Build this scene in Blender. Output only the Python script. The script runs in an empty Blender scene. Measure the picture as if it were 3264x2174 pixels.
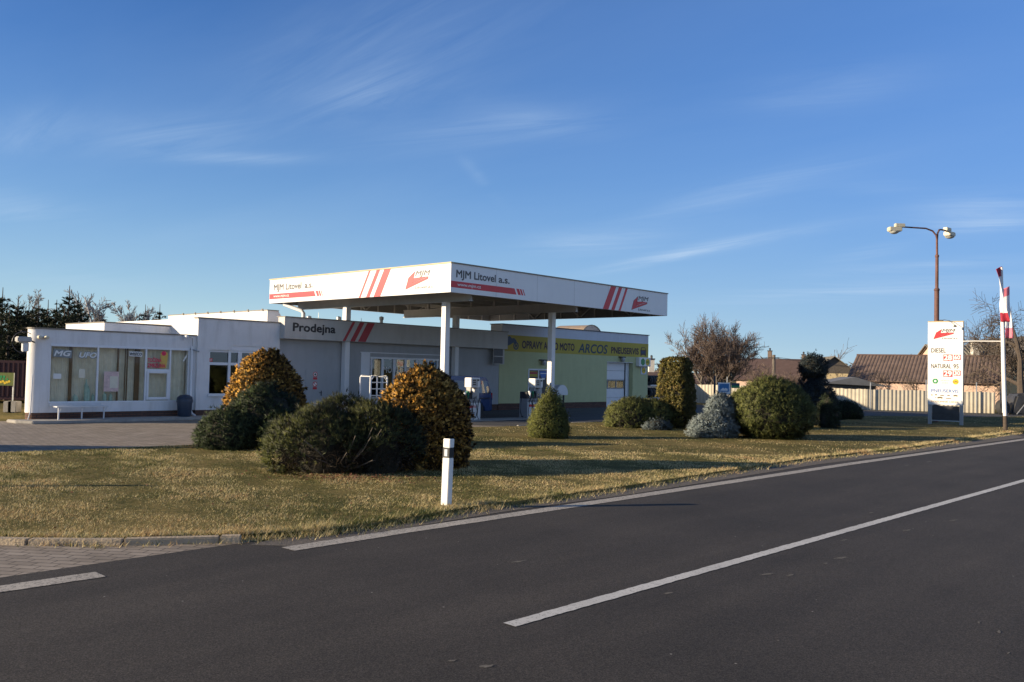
# ------------------------------------------------------------------ exposure and density knobs
SKY_STR = .13; EXPO = .7; SKY_AIR = 1.0; SKY_DUST = .2; SKY_OZ = 2.0
AZURE = (.15, .435, .87); SKY_TINT = (.118, .275, .625); HAZE = (.67, .84, .72); RIGHT_AIR = (.16, .355, .79); FRONT_FILL = .66; FRONT_FILL_COL = (.58, .72, .95); CLOUD_COL = (.56, .72, .92); ZEN = .88
SUN_STR = 5.0; SUN_COL = (1, .82, .58)
GRASS_NEAR = 420000; GRASS_FAR = 420000; FOLIAGE_Q = 1.0
import bpy, bmesh, math, random
import numpy as np
from mathutils import Vector, Matrix
random.seed(7)
RNG = np.random.default_rng(7)
scene = bpy.context.scene
COL = scene.collection

# ------------------------------------------------------------------ camera solution (photo pixels -> world)
FPX = 2822.0; PCX, PCY = 1632.0, 1087.0; CAM_H = 2.0
PITCH = math.atan(94/FPX); ROLL = math.atan(.0223)
_F = np.array([0, math.cos(PITCH), math.sin(PITCH)]); _U0 = np.array([0, -math.sin(PITCH), math.cos(PITCH)]); _R0 = np.array([1., 0, 0])
_R = _R0*math.cos(ROLL)+_U0*math.sin(ROLL); _U = _U0*math.cos(ROLL)-_R0*math.sin(ROLL)
def ray(x, y): return _F+_R*((x-PCX)/FPX)+_U*((PCY-y)/FPX)
def G(x, y, z=0.0):
    d = ray(x, y); t = (z-CAM_H)/d[2]; return (float(d[0]*t), float(d[1]*t))
def atD(x, y, D):
    d = ray(x, y); k = D/d[1]; return (float(d[0]*k), float(D), float(d[2]*k+CAM_H))
ANG = math.radians(42.5)
BU = np.array([math.sin(ANG), math.cos(ANG)]); BN = np.array([math.cos(ANG), -math.sin(ANG)]); P0 = np.array([-15.35, 28.3])
def W(x, y, off=0.0):
    d = ray(x, y); q = P0+BN*off; s = (q@BN)/(d[:2]@BN); X = d*s
    return float((X[:2]-P0)@BU), float(X[2]+CAM_H)
def bw(t, n, z=0.0):                     # building frame -> world
    q = P0+BU*t+BN*n; return (float(q[0]), float(q[1]), z)
BROT = math.pi/2-ANG

cd = bpy.data.cameras.new('camera'); cam = bpy.data.objects.new('camera', cd); COL.objects.link(cam)
cd.sensor_fit = 'HORIZONTAL'; cd.sensor_width = 36; cd.lens = 36*FPX/3264; cd.clip_end = 5000; cd.clip_start = .1
cam.matrix_world = Matrix(((_R[0], _U[0], -_F[0], 0), (_R[1], _U[1], -_F[1], 0), (_R[2], _U[2], -_F[2], CAM_H), (0, 0, 0, 1)))
scene.camera = cam
scene.render.resolution_x = 1024; scene.render.resolution_y = 682

# ------------------------------------------------------------------ materials
def lin(c): return tuple(((v/255/12.92) if v/255 <= .04045 else ((v/255+.055)/1.055)**2.4) for v in c)
MATS = {}
class NT:
    def __init__(s, m): s.t = m.node_tree; s.n = s.t.nodes; s.l = s.t.links
    def add(s, ty, **kw):
        x = s.n.new(ty)
        for k, v in kw.items():
            if k.startswith('i_'): x.inputs[k[2:].replace('_', ' ')].default_value = v
            else: setattr(x, k, v)
        return x
    def link(s, a, b): s.l.new(a, b)
def newmat(name):
    m = bpy.data.materials.new(name); m.use_nodes = True; MATS[name] = m
    t = NT(m); b = t.n['Principled BSDF']; return m, t, b
def ramp(t, fac, stops):
    r = t.add('ShaderNodeValToRGB'); e = r.color_ramp.elements
    while len(e) < len(stops): e.new(.5)
    for q, (p, c) in zip(e, stops): q.position = p; q.color = (*c, 1)
    t.link(fac, r.inputs['Fac']); return r
def mat(name, rgb, rough=.6, var=.12, scale=2.5, metal=0., bump=0., bscale=60., spec=.5, dirt=0., trans=0.):
    m, t, b = newmat(name)
    tc = t.add('ShaderNodeTexCoord')
    nz = t.add('ShaderNodeTexNoise', i_Scale=scale, i_Detail=6.0, i_Roughness=.65)
    t.link(tc.outputs['Object'], nz.inputs['Vector'])
    lo = tuple(v*(1-var) for v in rgb); hi = tuple(min(1, v*(1+var)) for v in rgb)
    r = ramp(t, nz.outputs['Fac'], [(.3, lo), (.7, hi)])
    out = r.outputs['Color']
    if dirt:
        mp = t.add('ShaderNodeMapping'); mp.inputs['Scale'].default_value = (1.3, 1.3, .18)
        t.link(tc.outputs['Object'], mp.inputs['Vector'])
        n2 = t.add('ShaderNodeTexNoise', i_Scale=2.2, i_Detail=8.0, i_Roughness=.7); t.link(mp.outputs['Vector'], n2.inputs['Vector'])
        r2 = ramp(t, n2.outputs['Fac'], [(.48, (0, 0, 0)), (.75, (1, 1, 1))])
        mul = t.add('ShaderNodeMath', operation='MULTIPLY'); mul.inputs[1].default_value = dirt; t.link(r2.outputs['Color'], mul.inputs[0])
        mx = t.add('ShaderNodeMixRGB'); mx.inputs['Color2'].default_value = (*[v*.45 for v in (rgb[0], rgb[1]*.95, rgb[2]*.85)], 1)
        t.link(mul.outputs[0], mx.inputs['Fac']); t.link(out, mx.inputs['Color1']); out = mx.outputs['Color']
    t.link(out, b.inputs['Base Color'])
    b.inputs['Roughness'].default_value = rough; b.inputs['Metallic'].default_value = metal
    b.inputs['Specular IOR Level'].default_value = spec
    if bump:
        n3 = t.add('ShaderNodeTexNoise', i_Scale=bscale, i_Detail=4.0); t.link(tc.outputs['Object'], n3.inputs['Vector'])
        bp = t.add('ShaderNodeBump', i_Strength=bump, i_Distance=.02); t.link(n3.outputs['Fac'], bp.inputs['Height']); t.link(bp.outputs['Normal'], b.inputs['Normal'])
    return m
def foliage_mat(name, stops, rough=.55, trans=.25, lean=False):
    m, t, b = newmat(name)
    at = t.add('ShaderNodeAttribute', attribute_name='tint')
    r = ramp(t, at.outputs['Fac'], stops)
    t.link(r.outputs['Color'], b.inputs['Base Color']); b.inputs['Roughness'].default_value = rough; b.inputs['Specular IOR Level'].default_value = .25
    if lean: an = t.add('ShaderNodeAttribute', attribute_name='lean'); t.link(an.outputs['Vector'], b.inputs['Normal'])
    tr = t.add('ShaderNodeBsdfTranslucent'); t.link(r.outputs['Color'], tr.inputs['Color'])
    mx = t.add('ShaderNodeMixShader'); mx.inputs['Fac'].default_value = trans
    t.link(b.outputs['BSDF'], mx.inputs[1]); t.link(tr.outputs['BSDF'], mx.inputs[2]); t.link(mx.outputs['Shader'], t.n['Material Output'].inputs['Surface'])
    return m
def glass_mat(name, tint=(.9, .93, .92), refl=.1, rough=.02, fres=.45):
    m, t, b = newmat(name); t.n.remove(b)
    tp = t.add('ShaderNodeBsdfTransparent'); tp.inputs['Color'].default_value = (*tint, 1)
    gl = t.add('ShaderNodeBsdfGlossy'); gl.inputs['Roughness'].default_value = rough
    lw = t.add('ShaderNodeLayerWeight'); lw.inputs['Blend'].default_value = .35
    ma = t.add('ShaderNodeMath', operation='MULTIPLY_ADD'); ma.inputs[1].default_value = fres; ma.inputs[2].default_value = refl
    t.link(lw.outputs['Fresnel'], ma.inputs[0])
    mx = t.add('ShaderNodeMixShader'); t.link(ma.outputs[0], mx.inputs['Fac']); t.link(tp.outputs[0], mx.inputs[1]); t.link(gl.outputs[0], mx.inputs[2])
    t.link(mx.outputs[0], t.n['Material Output'].inputs['Surface']); return m

# ------------------------------------------------------------------ mesh builder
class MB:
    def __init__(s): s.v = []; s.f = []; s.m = []; s.mi = 0
    def quad(s, *p): s.poly(p)
    def poly(s, pts):
        b = len(s.v); s.v += [tuple(p) for p in pts]; s.f.append(list(range(b, b+len(pts)))); s.m.append(s.mi)
    def box(s, x0, x1, y0, y1, z0, z1):
        b = len(s.v)
        s.v += [(x, y, z) for z in (z0, z1) for y in (y0, y1) for x in (x0, x1)]
        for f in ((0, 2, 3, 1), (4, 5, 7, 6), (0, 1, 5, 4), (2, 6, 7, 3), (0, 4, 6, 2), (1, 3, 7, 5)):
            s.f.append([b+i for i in f]); s.m.append(s.mi)
    def obox(s, c, ex, ey, ez, hx, hy, hz):
        c = Vector(c); ex = Vector(ex).normalized()*hx; ey = Vector(ey).normalized()*hy; ez = Vector(ez).normalized()*hz
        b = len(s.v)
        s.v += [tuple(c+ex*i+ey*j+ez*k) for k in (-1, 1) for j in (-1, 1) for i in (-1, 1)]
        for f in ((0, 2, 3, 1), (4, 5, 7, 6), (0, 1, 5, 4), (2, 6, 7, 3), (0, 4, 6, 2), (1, 3, 7, 5)):
            s.f.append([b+i for i in f]); s.m.append(s.mi)
    def bar(s, a, c, w, h=None):
        a = Vector(a); c = Vector(c); d = (c-a); L = d.length; d.normalize()
        up = Vector((0, 0, 1)) if abs(d.z) < .95 else Vector((1, 0, 0))
        sx = d.cross(up).normalized(); sz = sx.cross(d)
        s.obox((a+c)/2, d, sx, sz, L/2, w/2, (h or w)/2)
    def prism(s, poly, origin, ex, ey, en, d0, d1):
        o = Vector(origin); ex = Vector(ex); ey = Vector(ey); en = Vector(en)
        n = len(poly); b = len(s.v)
        for d in (d0, d1): s.v += [tuple(o+ex*x+ey*y+en*d) for x, y in poly]
        s.f.append([b+n+i for i in range(n)]); s.m.append(s.mi)
        s.f.append([b+i for i in reversed(range(n))]); s.m.append(s.mi)
        for i in range(n):
            j = (i+1) % n; s.f.append([b+i, b+j, b+n+j, b+n+i]); s.m.append(s.mi)
    def tube(s, pts, r, n=8, cap=True):
        pts = [Vector(p) for p in pts]; rs = r if isinstance(r, (list, tuple)) else [r]*len(pts)
        b = len(s.v); ref = None
        for i, p in enumerate(pts):
            d = (pts[min(i+1, len(pts)-1)]-pts[max(i-1, 0)]).normalized()
            if ref is None: ref = Vector((0, 0, 1)) if abs(d.z) < .9 else Vector((1, 0, 0))
            x = d.cross(ref)
            if x.length < 1e-4: x = d.cross(Vector((0, 1, .3)))
            x.normalize(); y = d.cross(x); ref = y.cross(d) if False else ref
            s.v += [tuple(p+(x*math.cos(2*math.pi*k/n)+y*math.sin(2*math.pi*k/n))*rs[i]) for k in range(n)]
        for i in range(len(pts)-1):
            for k in range(n):
                k2 = (k+1) % n; s.f.append([b+i*n+k, b+i*n+k2, b+(i+1)*n+k2, b+(i+1)*n+k]); s.m.append(s.mi)
        if cap:
            s.f.append([b+k for k in reversed(range(n))]); s.m.append(s.mi)
            e = b+(len(pts)-1)*n; s.f.append([e+k for k in range(n)]); s.m.append(s.mi)
    def lathe(s, prof, n=20, c=(0, 0, 0), axis='z'):
        b = len(s.v); c = Vector(c)
        for (r, z) in prof:
            for k in range(n):
                a = 2*math.pi*k/n; p = (r*math.cos(a), r*math.sin(a), z)
                if axis == 'y': p = (p[0], p[2], p[1])
                if axis == 'x': p = (p[2], p[0], p[1])
                s.v.append(tuple(c+Vector(p)))
        for i in range(len(prof)-1):
            for k in range(n):
                k2 = (k+1) % n; s.f.append([b+i*n+k, b+i*n+k2, b+(i+1)*n+k2, b+(i+1)*n+k]); s.m.append(s.mi)
        s.f.append([b+k for k in reversed(range(n))]); s.m.append(s.mi)
        e = b+(len(prof)-1)*n; s.f.append([e+k for k in range(n)]); s.m.append(s.mi)
    def build(s, name, mats, parent=None, loc=(0, 0, 0), rz=0, bevel=0, smooth=False, label=None):
        me = bpy.data.meshes.new(name); me.from_pydata(s.v, [], s.f)
        ml = mats if isinstance(mats, (list, tuple)) else [mats]
        for m in ml: me.materials.append(MATS[m] if isinstance(m, str) else m)
        if len(ml) > 1: me.polygons.foreach_set('material_index', s.m)
        bm = bmesh.new(); bm.from_mesh(me); bmesh.ops.recalc_face_normals(bm, faces=bm.faces)
        if bevel:
            es = [e for e in bm.edges if len(e.link_faces) == 2 and e.calc_face_angle(0) > .6]
            bmesh.ops.bevel(bm, geom=es, offset=bevel, segments=2, affect='EDGES', clamp_overlap=True)
        bm.to_mesh(me); bm.free()
        if smooth:
            me.polygons.foreach_set('use_smooth', [True]*len(me.polygons))
            try: me.set_sharp_from_angle(angle=math.radians(40))
            except Exception: pass
        o = bpy.data.objects.new(name, me); COL.objects.link(o)
        o.location = loc; o.rotation_euler = (0, 0, rz)
        if parent: o.parent = parent
        if label: o['label'] = label
        return o
def npmesh(name, V, F, matname, parent=None, tint=None, loc=(0, 0, 0), rz=0, nrm=None):
    """V (n,3) float, F (m,k) int faces of equal size, tint (n,)"""
    me = bpy.data.meshes.new(name); V = np.asarray(V, np.float32); F = np.asarray(F, np.int32); k = F.shape[1]
    me.vertices.add(len(V)); me.vertices.foreach_set('co', V.ravel())
    me.loops.add(F.size); me.loops.foreach_set('vertex_index', F.ravel())
    me.polygons.add(len(F)); me.polygons.foreach_set('loop_start', np.arange(0, F.size, k, dtype=np.int32)); me.polygons.foreach_set('loop_total', np.full(len(F), k, np.int32))
    me.update(calc_edges=True)
    if tint is not None:
        a = me.attributes.new('tint', 'FLOAT', 'POINT'); a.data.foreach_set('value', np.asarray(tint, np.float32))
    if nrm is not None:
        a = me.attributes.new('lean', 'FLOAT_VECTOR', 'POINT'); a.data.foreach_set('vector', np.asarray(nrm, np.float32).ravel())
    me.materials.append(MATS[matname])
    o = bpy.data.objects.new(name, me); COL.objects.link(o); o.location = loc; o.rotation_euler = (0, 0, rz)
    if parent: o.parent = parent
    return o
def tag(o, label=None, cat=None, group=None, kind=None):
    if label: o['label'] = label
    if cat: o['category'] = cat
    if group: o['group'] = group
    if kind: o['kind'] = kind
    return o
def thing(name, label, cat, loc=(0, 0, 0), rz=0, group=None):
    o = bpy.data.objects.new(name, None); COL.objects.link(o); o.location = loc; o.rotation_euler = (0, 0, rz)
    o.empty_display_size = .2
    return tag(o, label, cat, group)
KIDS = {}
def copy_tree(o, parent=None):
    c = o.copy(); COL.objects.link(c)
    if parent: c.parent = parent
    for ch in [q for q in bpy.data.objects if q.parent == o]: copy_tree(ch, c)
    return c
_TX = {}
def text_geo(s, shear=0., bold=0., space=1.):
    bold = 0.; key = (s, shear, bold, space)
    if key in _TX: return _TX[key]
    cu = bpy.data.curves.new('lettering', 'FONT'); cu.body = s; cu.size = 1; cu.shear = shear; cu.offset = bold; cu.space_character = space; cu.resolution_u = 3
    o = bpy.data.objects.new('lettering', cu); COL.objects.link(o)
    dg = bpy.context.evaluated_depsgraph_get(); ev = o.evaluated_get(dg); me = ev.to_mesh()
    V = [(v.co.x, v.co.y) for v in me.vertices]; F = [list(p.vertices) for p in me.polygons]
    ev.to_mesh_clear(); bpy.data.objects.remove(o); bpy.data.curves.remove(cu)
    _TX[key] = (V, F); return V, F
def text_into(mb, s, origin, ex, ey, en, w=None, h=None, shear=0., bold=.012, d=.004, space=1., capref=None):
    """letters fitted to a w x h box with its lower left corner at origin"""
    V, F = text_geo(s, shear, bold, space)
    xs = [v[0] for v in V]; ys = [v[1] for v in V]
    x0, x1, y0, y1 = min(xs), max(xs), min(ys), max(ys)
    if 'J' in s: hy = [v[1] for v in text_geo('H')[0]]; y0, y1 = min(hy), max(hy)
    sy = h/(y1-y0) if h else w/(x1-x0); sx = w/(x1-x0) if w else sy
    if h is None: sy = sx
    o = Vector(origin); ex = Vector(ex); ey = Vector(ey); en = Vector(en); b = len(mb.v)
    mb.v += [tuple(o+ex*((x-x0)*sx)+ey*((y-y0)*sy)+en*d) for x, y in V]
    for f in F: mb.f.append([b+i for i in f]); mb.m.append(mb.mi)
    if bold > .004:                             # heavier strokes: two more copies a little to each side, a hair apart in depth
        for q, (ddx, ddy) in enumerate(((-bold, -bold*.5), (bold, bold*.5), (-bold*.5, bold), (bold*.5, -bold))):
            b = len(mb.v); mb.v += [tuple(o+ex*((x-x0+ddx)*sx)+ey*((y-y0+ddy)*sy)+en*(d+.0006*(q+1))) for x, y in V]
            for f in F: mb.f.append([b+i for i in f]); mb.m.append(mb.mi)
FX, FY, FN = (1, 0, 0), (0, 0, 1), (0, -1, 0)       # front-facing basis of a thing whose front is -Y
def circ(cx, cy, r, n=24, a0=0, a1=2*math.pi, ry=None):
    return [(cx+r*math.cos(a0+(a1-a0)*i/n), cy+(ry or r)*math.sin(a0+(a1-a0)*i/n)) for i in range(n)]
# ------------------------------------------------------------------ the palette
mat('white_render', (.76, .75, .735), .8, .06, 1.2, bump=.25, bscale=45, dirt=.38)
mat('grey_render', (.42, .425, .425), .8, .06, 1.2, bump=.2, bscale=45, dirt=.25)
mat('fascia_grey', (.52, .51, .475), .5, .07, .7, dirt=.3)
mat('white_paint', (.80, .79, .77), .45, .04, 3, dirt=.12)
mat('canopy_white', (.82, .82, .81), .35, .025, 1.0, dirt=.07)
mat('pvc_white', (.78, .79, .80), .35, .03, 3)
mat('steel_grey', (.42, .41, .39), .5, .08, 3, dirt=.2)
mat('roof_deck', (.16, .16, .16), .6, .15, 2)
mat('roof_felt', (.55, .53, .50), .8, .12, 1.5)
mat('coping', (.22, .19, .15), .5, .15, 4)
mat('coping_gold', (.50, .40, .22), .5, .15, 4)
mat('sign_red', (.62, .035, .045), .4, .04, 4)
mat('sign_red_dark', (.40, .035, .045), .45, .06, 4)
mat('sign_black', (.025, .024, .028), .4, .1, 6)
mat('sign_grey', (.09, .085, .085), .4, .1, 6)
mat('ink_violet', (.05, .022, .03), .5, .1, 6)
mat('arcos_blue', (.022, .055, .085), .5, .1, 6)
mat('bike_blue', (.03, .06, .12), .5, .1, 6)
mat('yellow_wall', (.53, .54, .29), .85, .05, 1.5, bump=.2, bscale=40, dirt=.15)
mat('yellow_band', (.50, .39, .06), .7, .05, 1.5, dirt=.12)
mat('pale_blue_trim', (.62, .64, .68), .6, .05, 1.5, dirt=.15)
mat('dark_frame', (.05, .05, .055), .5, .1, 5)
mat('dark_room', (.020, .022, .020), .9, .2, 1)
mat('curtain', (.86, .80, .64), .85, .10, 5)
mat('curtain_brown', (.17, .10, .045), .7, .15, 6)
mat('sticker_white', (.78, .78, .74), .5, .03, 6)
mat('sticker_dark', (.05, .07, .08), .5, .05, 6)
mat('paper_cream', (.75, .70, .55), .8, .06, 6)
mat('paper_pink', (.68, .50, .46), .8, .2, 9)
mat('ice_yellow', (.70, .45, .10), .6, .08, 6)
mat('ice_pink', (.75, .03, .10), .6, .05, 6)
mat('plastic_green', (.40, .55, .44), .4, .15, 9)
mat('bin_blue', (.035, .05, .08), .45, .12, 6)
mat('bench_white', (.66, .67, .68), .4, .06, 6)
mat('galvanised', (.45, .46, .46), .4, .15, 9, metal=.6)
mat('black_rubber', (.018, .018, .019), .6, .2, 8)
mat('tyre_rubber', (.035, .035, .036), .8, .2, 8)
mat('rim_steel', (.35, .33, .31), .4, .1, 8, metal=.5)
mat('van_blue', (.028, .055, .15), .25, .06, 3, spec=.6)
mat('lamp_red', (.45, .02, .01), .2, .1, 5)
mat('lamp_white', (.75, .74, .72), .2, .1, 5)
mat('pump_grey', (.27, .27, .275), .4, .06, 5)
mat('pump_white', (.78, .77, .74), .35, .04, 5)
mat('display_dark', (.03, .035, .03), .2, .1, 8)
mat('nozzle_green', (.02, .20, .10), .4, .1, 8)
mat('nozzle_grey', (.45, .43, .40), .4, .1, 8)
mat('concrete', (.34, .32, .29), .9, .18, 4, bump=.5, bscale=30, dirt=.3)
mat('kerb_stone', (.40, .32, .22), .9, .22, 6, bump=.7, bscale=28)
mat('rust_pole', (.14, .065, .05), .7, .3, 5, bump=.2)
mat('lamp_cream', (.62, .57, .42), .5, .08, 5)
mat('lamp_glass', (.5, .5, .46), .2, .1, 5)
mat('cloth_white', (.80, .79, .80), .8, .05, 4)
mat('cloth_red', (.36, .02, .045), .8, .12, 4)
mat('cloth_pink', (.72, .20, .25), .8, .12, 4)
mat('post_white', (.80, .79, .76), .4, .04, 8, dirt=.1)
mat('reflector', (.62, .66, .70), .15, .05, 20)
mat('sign_white', (.84, .83, .80), .35, .02, 4)
mat('sign_green', (.02, .26, .08), .4, .05, 6)
mat('sign_yellow', (.75, .52, .03), .4, .05, 6)
mat('sign_blue', (.05, .16, .50), .4, .05, 6)
mat('sign_tan', (.42, .28, .13), .5, .05, 6)
mat('sign_brown', (.16, .11, .06), .5, .05, 6)
mat('board_black', (.045, .045, .048), .35, .35, 3)
mat('tourist_blue', (.03, .20, .45), .4, .05, 6)
mat('fence_tan', (.52, .47, .37), .85, .14, 1.5, bump=.2, dirt=.25)
mat('house_pink', (.62, .44, .34), .85, .07, 2, dirt=.15)
mat('house_yellow', (.66, .52, .29), .85, .07, 2, dirt=.15)
mat('house_wood', (.10, .085, .07), .8, .25, 6)
mat('chimney_white', (.66, .62, .54), .85, .15, 8, bump=.5, bscale=20)
mat('red_metal', (.045, .007, .009), .5, .15, 3)
mat('bark', (.085, .065, .05), .9, .25, 8, bump=.4)
mat('bark_grey', (.16, .135, .11), .9, .25, 8, bump=.4)
mat('bark_red', (.17, .125, .10), .9, .25, 8)
mat('bark_birch', (.46, .43, .40), .8, .25, 10)
mat('twig_pale', (.30, .27, .25), .9, .2, 8)
mat('dead_leaf', (.16, .06, .03), .8, .35, 30)
mat('panel_lime', (.11, .135, .022), .5, .2, 8)
mat('poly_grey', (.33, .30, .27), .4, .12, 4)
mat('poly_brown', (.30, .23, .17), .5, .15, 4)
mat('needle_core', (.022, .020, .012), .95, .3, 9)
mat('dirt_soil', (.10, .08, .055), .95, .3, 6)
glass_mat('shop_glass', (.97, .98, .96), .01, fres=.3)
glass_mat('dark_glass', (.55, .60, .58), .06)
glass_mat('car_glass', (.16, .19, .22), .14, fres=.35)
foliage_mat('thuja_gold', [(0., (0.01164, 0.01008, 0.004)), (.35, (0.05238, 0.032256, 0.0096)), (.6, (0.24735, 0.126, 0.0264)), (.82, (0.60237, 0.31752, 0.05944)), (1., (0.8148, 0.48384, 0.1248))], trans=.04, lean=True)
foliage_mat('pine_needles', [(0., (0.0085, 0.0119, 0.0051)), (.35, (0.0497, 0.0641, 0.0199)), (.65, (0.1878, 0.2167, 0.0607)), (1., (0.3315, 0.3443, 0.1148))], trans=.05, lean=True)
foliage_mat('yew_needles', [(0., (0.01, 0.016, 0.009)), (.5, (0.0455, 0.0689, 0.0325)), (1., (0.126, 0.168, 0.07))], trans=.08, lean=True)
foliage_mat('cone_needles', [(0., (0.028, 0.036, 0.0096)), (.5, (0.1658, 0.1913, 0.0433)), (1., (0.288, 0.288, 0.078))], trans=.08, lean=True)
foliage_mat('thuja_green', [(0., (0.0298, 0.0298, 0.0085)), (.5, (0.1836, 0.1683, 0.0428)), (.85, (0.289, 0.2384, 0.065)), (1., (0.3808, 0.2448, 0.0816))], trans=.08, lean=True)
foliage_mat('blue_needles', [(0., (0.06, 0.078, 0.084)), (.5, (0.266, 0.3325, 0.342)), (1., (0.468, 0.54, 0.54))], trans=.10, lean=True)
foliage_mat('dark_blue_needles', [(0., (0.0144, 0.0224, 0.0272)), (.5, (0.045, 0.065, 0.072)), (1., (0.108, 0.144, 0.15))], trans=.10, lean=True)
foliage_mat('spruce_needles', [(0., (.010, .016, .010)), (.5, (.026, .036, .018)), (1., (.055, .062, .032))])
foliage_mat('grass_blades', [(0., (0.03, 0.055, 0.012)), (.25, (0.0893, 0.1103, 0.0263)), (.5, (0.336, 0.2968, 0.1232)), (.8, (0.782, 0.644, 0.345)), (1., (0.462, 0.3135, 0.154))], trans=.3)

def pattern(name, f):
    m, t, b = newmat(name); tc = t.add('ShaderNodeTexCoord'); f(t, b, tc); return m
def _lawn(t, b, tc):
    n1 = t.add('ShaderNodeTexNoise', i_Scale=.35, i_Detail=8.0, i_Roughness=.7); n2 = t.add('ShaderNodeTexNoise', i_Scale=14., i_Detail=8.0, i_Roughness=.75)
    for n in (n1, n2): t.link(tc.outputs['Object'], n.inputs['Vector'])
    a = t.add('ShaderNodeMath', operation='MULTIPLY_ADD'); a.inputs[1].default_value = .5; t.link(n1.outputs['Fac'], a.inputs[0])
    c = t.add('ShaderNodeMath', operation='MULTIPLY'); c.inputs[1].default_value = .5; t.link(n2.outputs['Fac'], c.inputs[0]); t.link(c.outputs[0], a.inputs[2])
    r = ramp(t, a.outputs[0], [(.34, (.035, .04, .014)), (.46, (.10, .09, .03)), (.56, (.23, .175, .07)), (.68, (.32, .24, .105))])
    t.link(r.outputs['Color'], b.inputs['Base Color']); b.inputs['Roughness'].default_value = .95; b.inputs['Specular IOR Level'].default_value = .1
    bp = t.add('ShaderNodeBump', i_Strength=.9, i_Distance=.04); t.link(n2.outputs['Fac'], bp.inputs['Height']); t.link(bp.outputs['Normal'], b.inputs['Normal'])
pattern('lawn_soil', _lawn)
def _asph(lo, hi, streak):
    def f(t, b, tc):
        n1 = t.add('ShaderNodeTexNoise', i_Scale=95., i_Detail=5.0, i_Roughness=.7); n2 = t.add('ShaderNodeTexNoise', i_Scale=.5, i_Detail=5.0, i_Roughness=.6)
        mp = t.add('ShaderNodeMapping'); mp.inputs['Rotation'].default_value = (0, 0, -BROT); mp.vector_type = 'TEXTURE'
        mp.inputs['Rotation'].default_value = (0, 0, BROT); mp.inputs['Scale'].default_value = (9., 1., 1.)
        n3 = t.add('ShaderNodeTexNoise', i_Scale=1.1, i_Detail=5.0, i_Roughness=.55)
        t.link(tc.outputs['Object'], mp.inputs['Vector']); t.link(mp.outputs['Vector'], n3.inputs['Vector'])
        for n in (n1, n2): t.link(tc.outputs['Object'], n.inputs['Vector'])
        r1 = ramp(t, n2.outputs['Fac'], [(.3, lo), (.72, hi)])
        r3 = ramp(t, n3.outputs['Fac'], [(.42, (0, 0, 0)), (.75, (1, 1, 1))])
        m3 = t.add('ShaderNodeMath', operation='MULTIPLY'); m3.inputs[1].default_value = streak; t.link(r3.outputs['Color'], m3.inputs[0])
        mx = t.add('ShaderNodeMixRGB'); mx.inputs['Color2'].default_value = (hi[0]*1.9, hi[1]*1.85, hi[2]*1.75, 1); t.link(m3.outputs[0], mx.inputs['Fac']); t.link(r1.outputs['Color'], mx.inputs['Color1'])
        r2 = ramp(t, n1.outputs['Fac'], [(.32, (.30, .30, .31)), (.5, (1, 1, 1)), (.68, (2.4, 2.35, 2.3))])
        mu = t.add('ShaderNodeMixRGB', blend_type='MULTIPLY'); mu.inputs['Fac'].default_value = 1; t.link(mx.outputs['Color'], mu.inputs['Color1']); t.link(r2.outputs['Color'], mu.inputs['Color2'])
        # scattered pale chips
        vo = t.add('ShaderNodeTexVoronoi', i_Scale=4.2); t.link(tc.outputs['Object'], vo.inputs['Vector'])
        rv = ramp(t, vo.outputs['Distance'], [(.03, (1, 1, 1)), (.045, (0, 0, 0))])
        sep = t.add('ShaderNodeSeparateColor'); t.link(vo.outputs['Color'], sep.inputs['Color'])
        gt = t.add('ShaderNodeMath', operation='GREATER_THAN'); gt.inputs[1].default_value = .55; t.link(sep.outputs[0], gt.inputs[0])
        mm = t.add('ShaderNodeMath', operation='MULTIPLY'); t.link(gt.outputs[0], mm.inputs[0]); t.link(rv.outputs['Color'], mm.inputs[1])
        mx2 = t.add('ShaderNodeMixRGB'); mx2.inputs['Color2'].default_value = (.30, .28, .25, 1); t.link(mm.outputs[0], mx2.inputs['Fac']); t.link(mu.outputs['Color'], mx2.inputs['Color1'])
        t.link(mx2.outputs['Color'], b.inputs['Base Color']); b.inputs['Roughness'].default_value = .85; b.inputs['Specular IOR Level'].default_value = .25
        bp = t.add('ShaderNodeBump', i_Strength=.35, i_Distance=.006); t.link(n1.outputs['Fac'], bp.inputs['Height']); t.link(bp.outputs['Normal'], b.inputs['Normal'])
    return f
pattern('asphalt', _asph((.036, .0325, .029), (.054, .048, .042), .34))
pattern('forecourt_asphalt', _asph((.06, .06, .061), (.085, .085, .086), .2))
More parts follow.
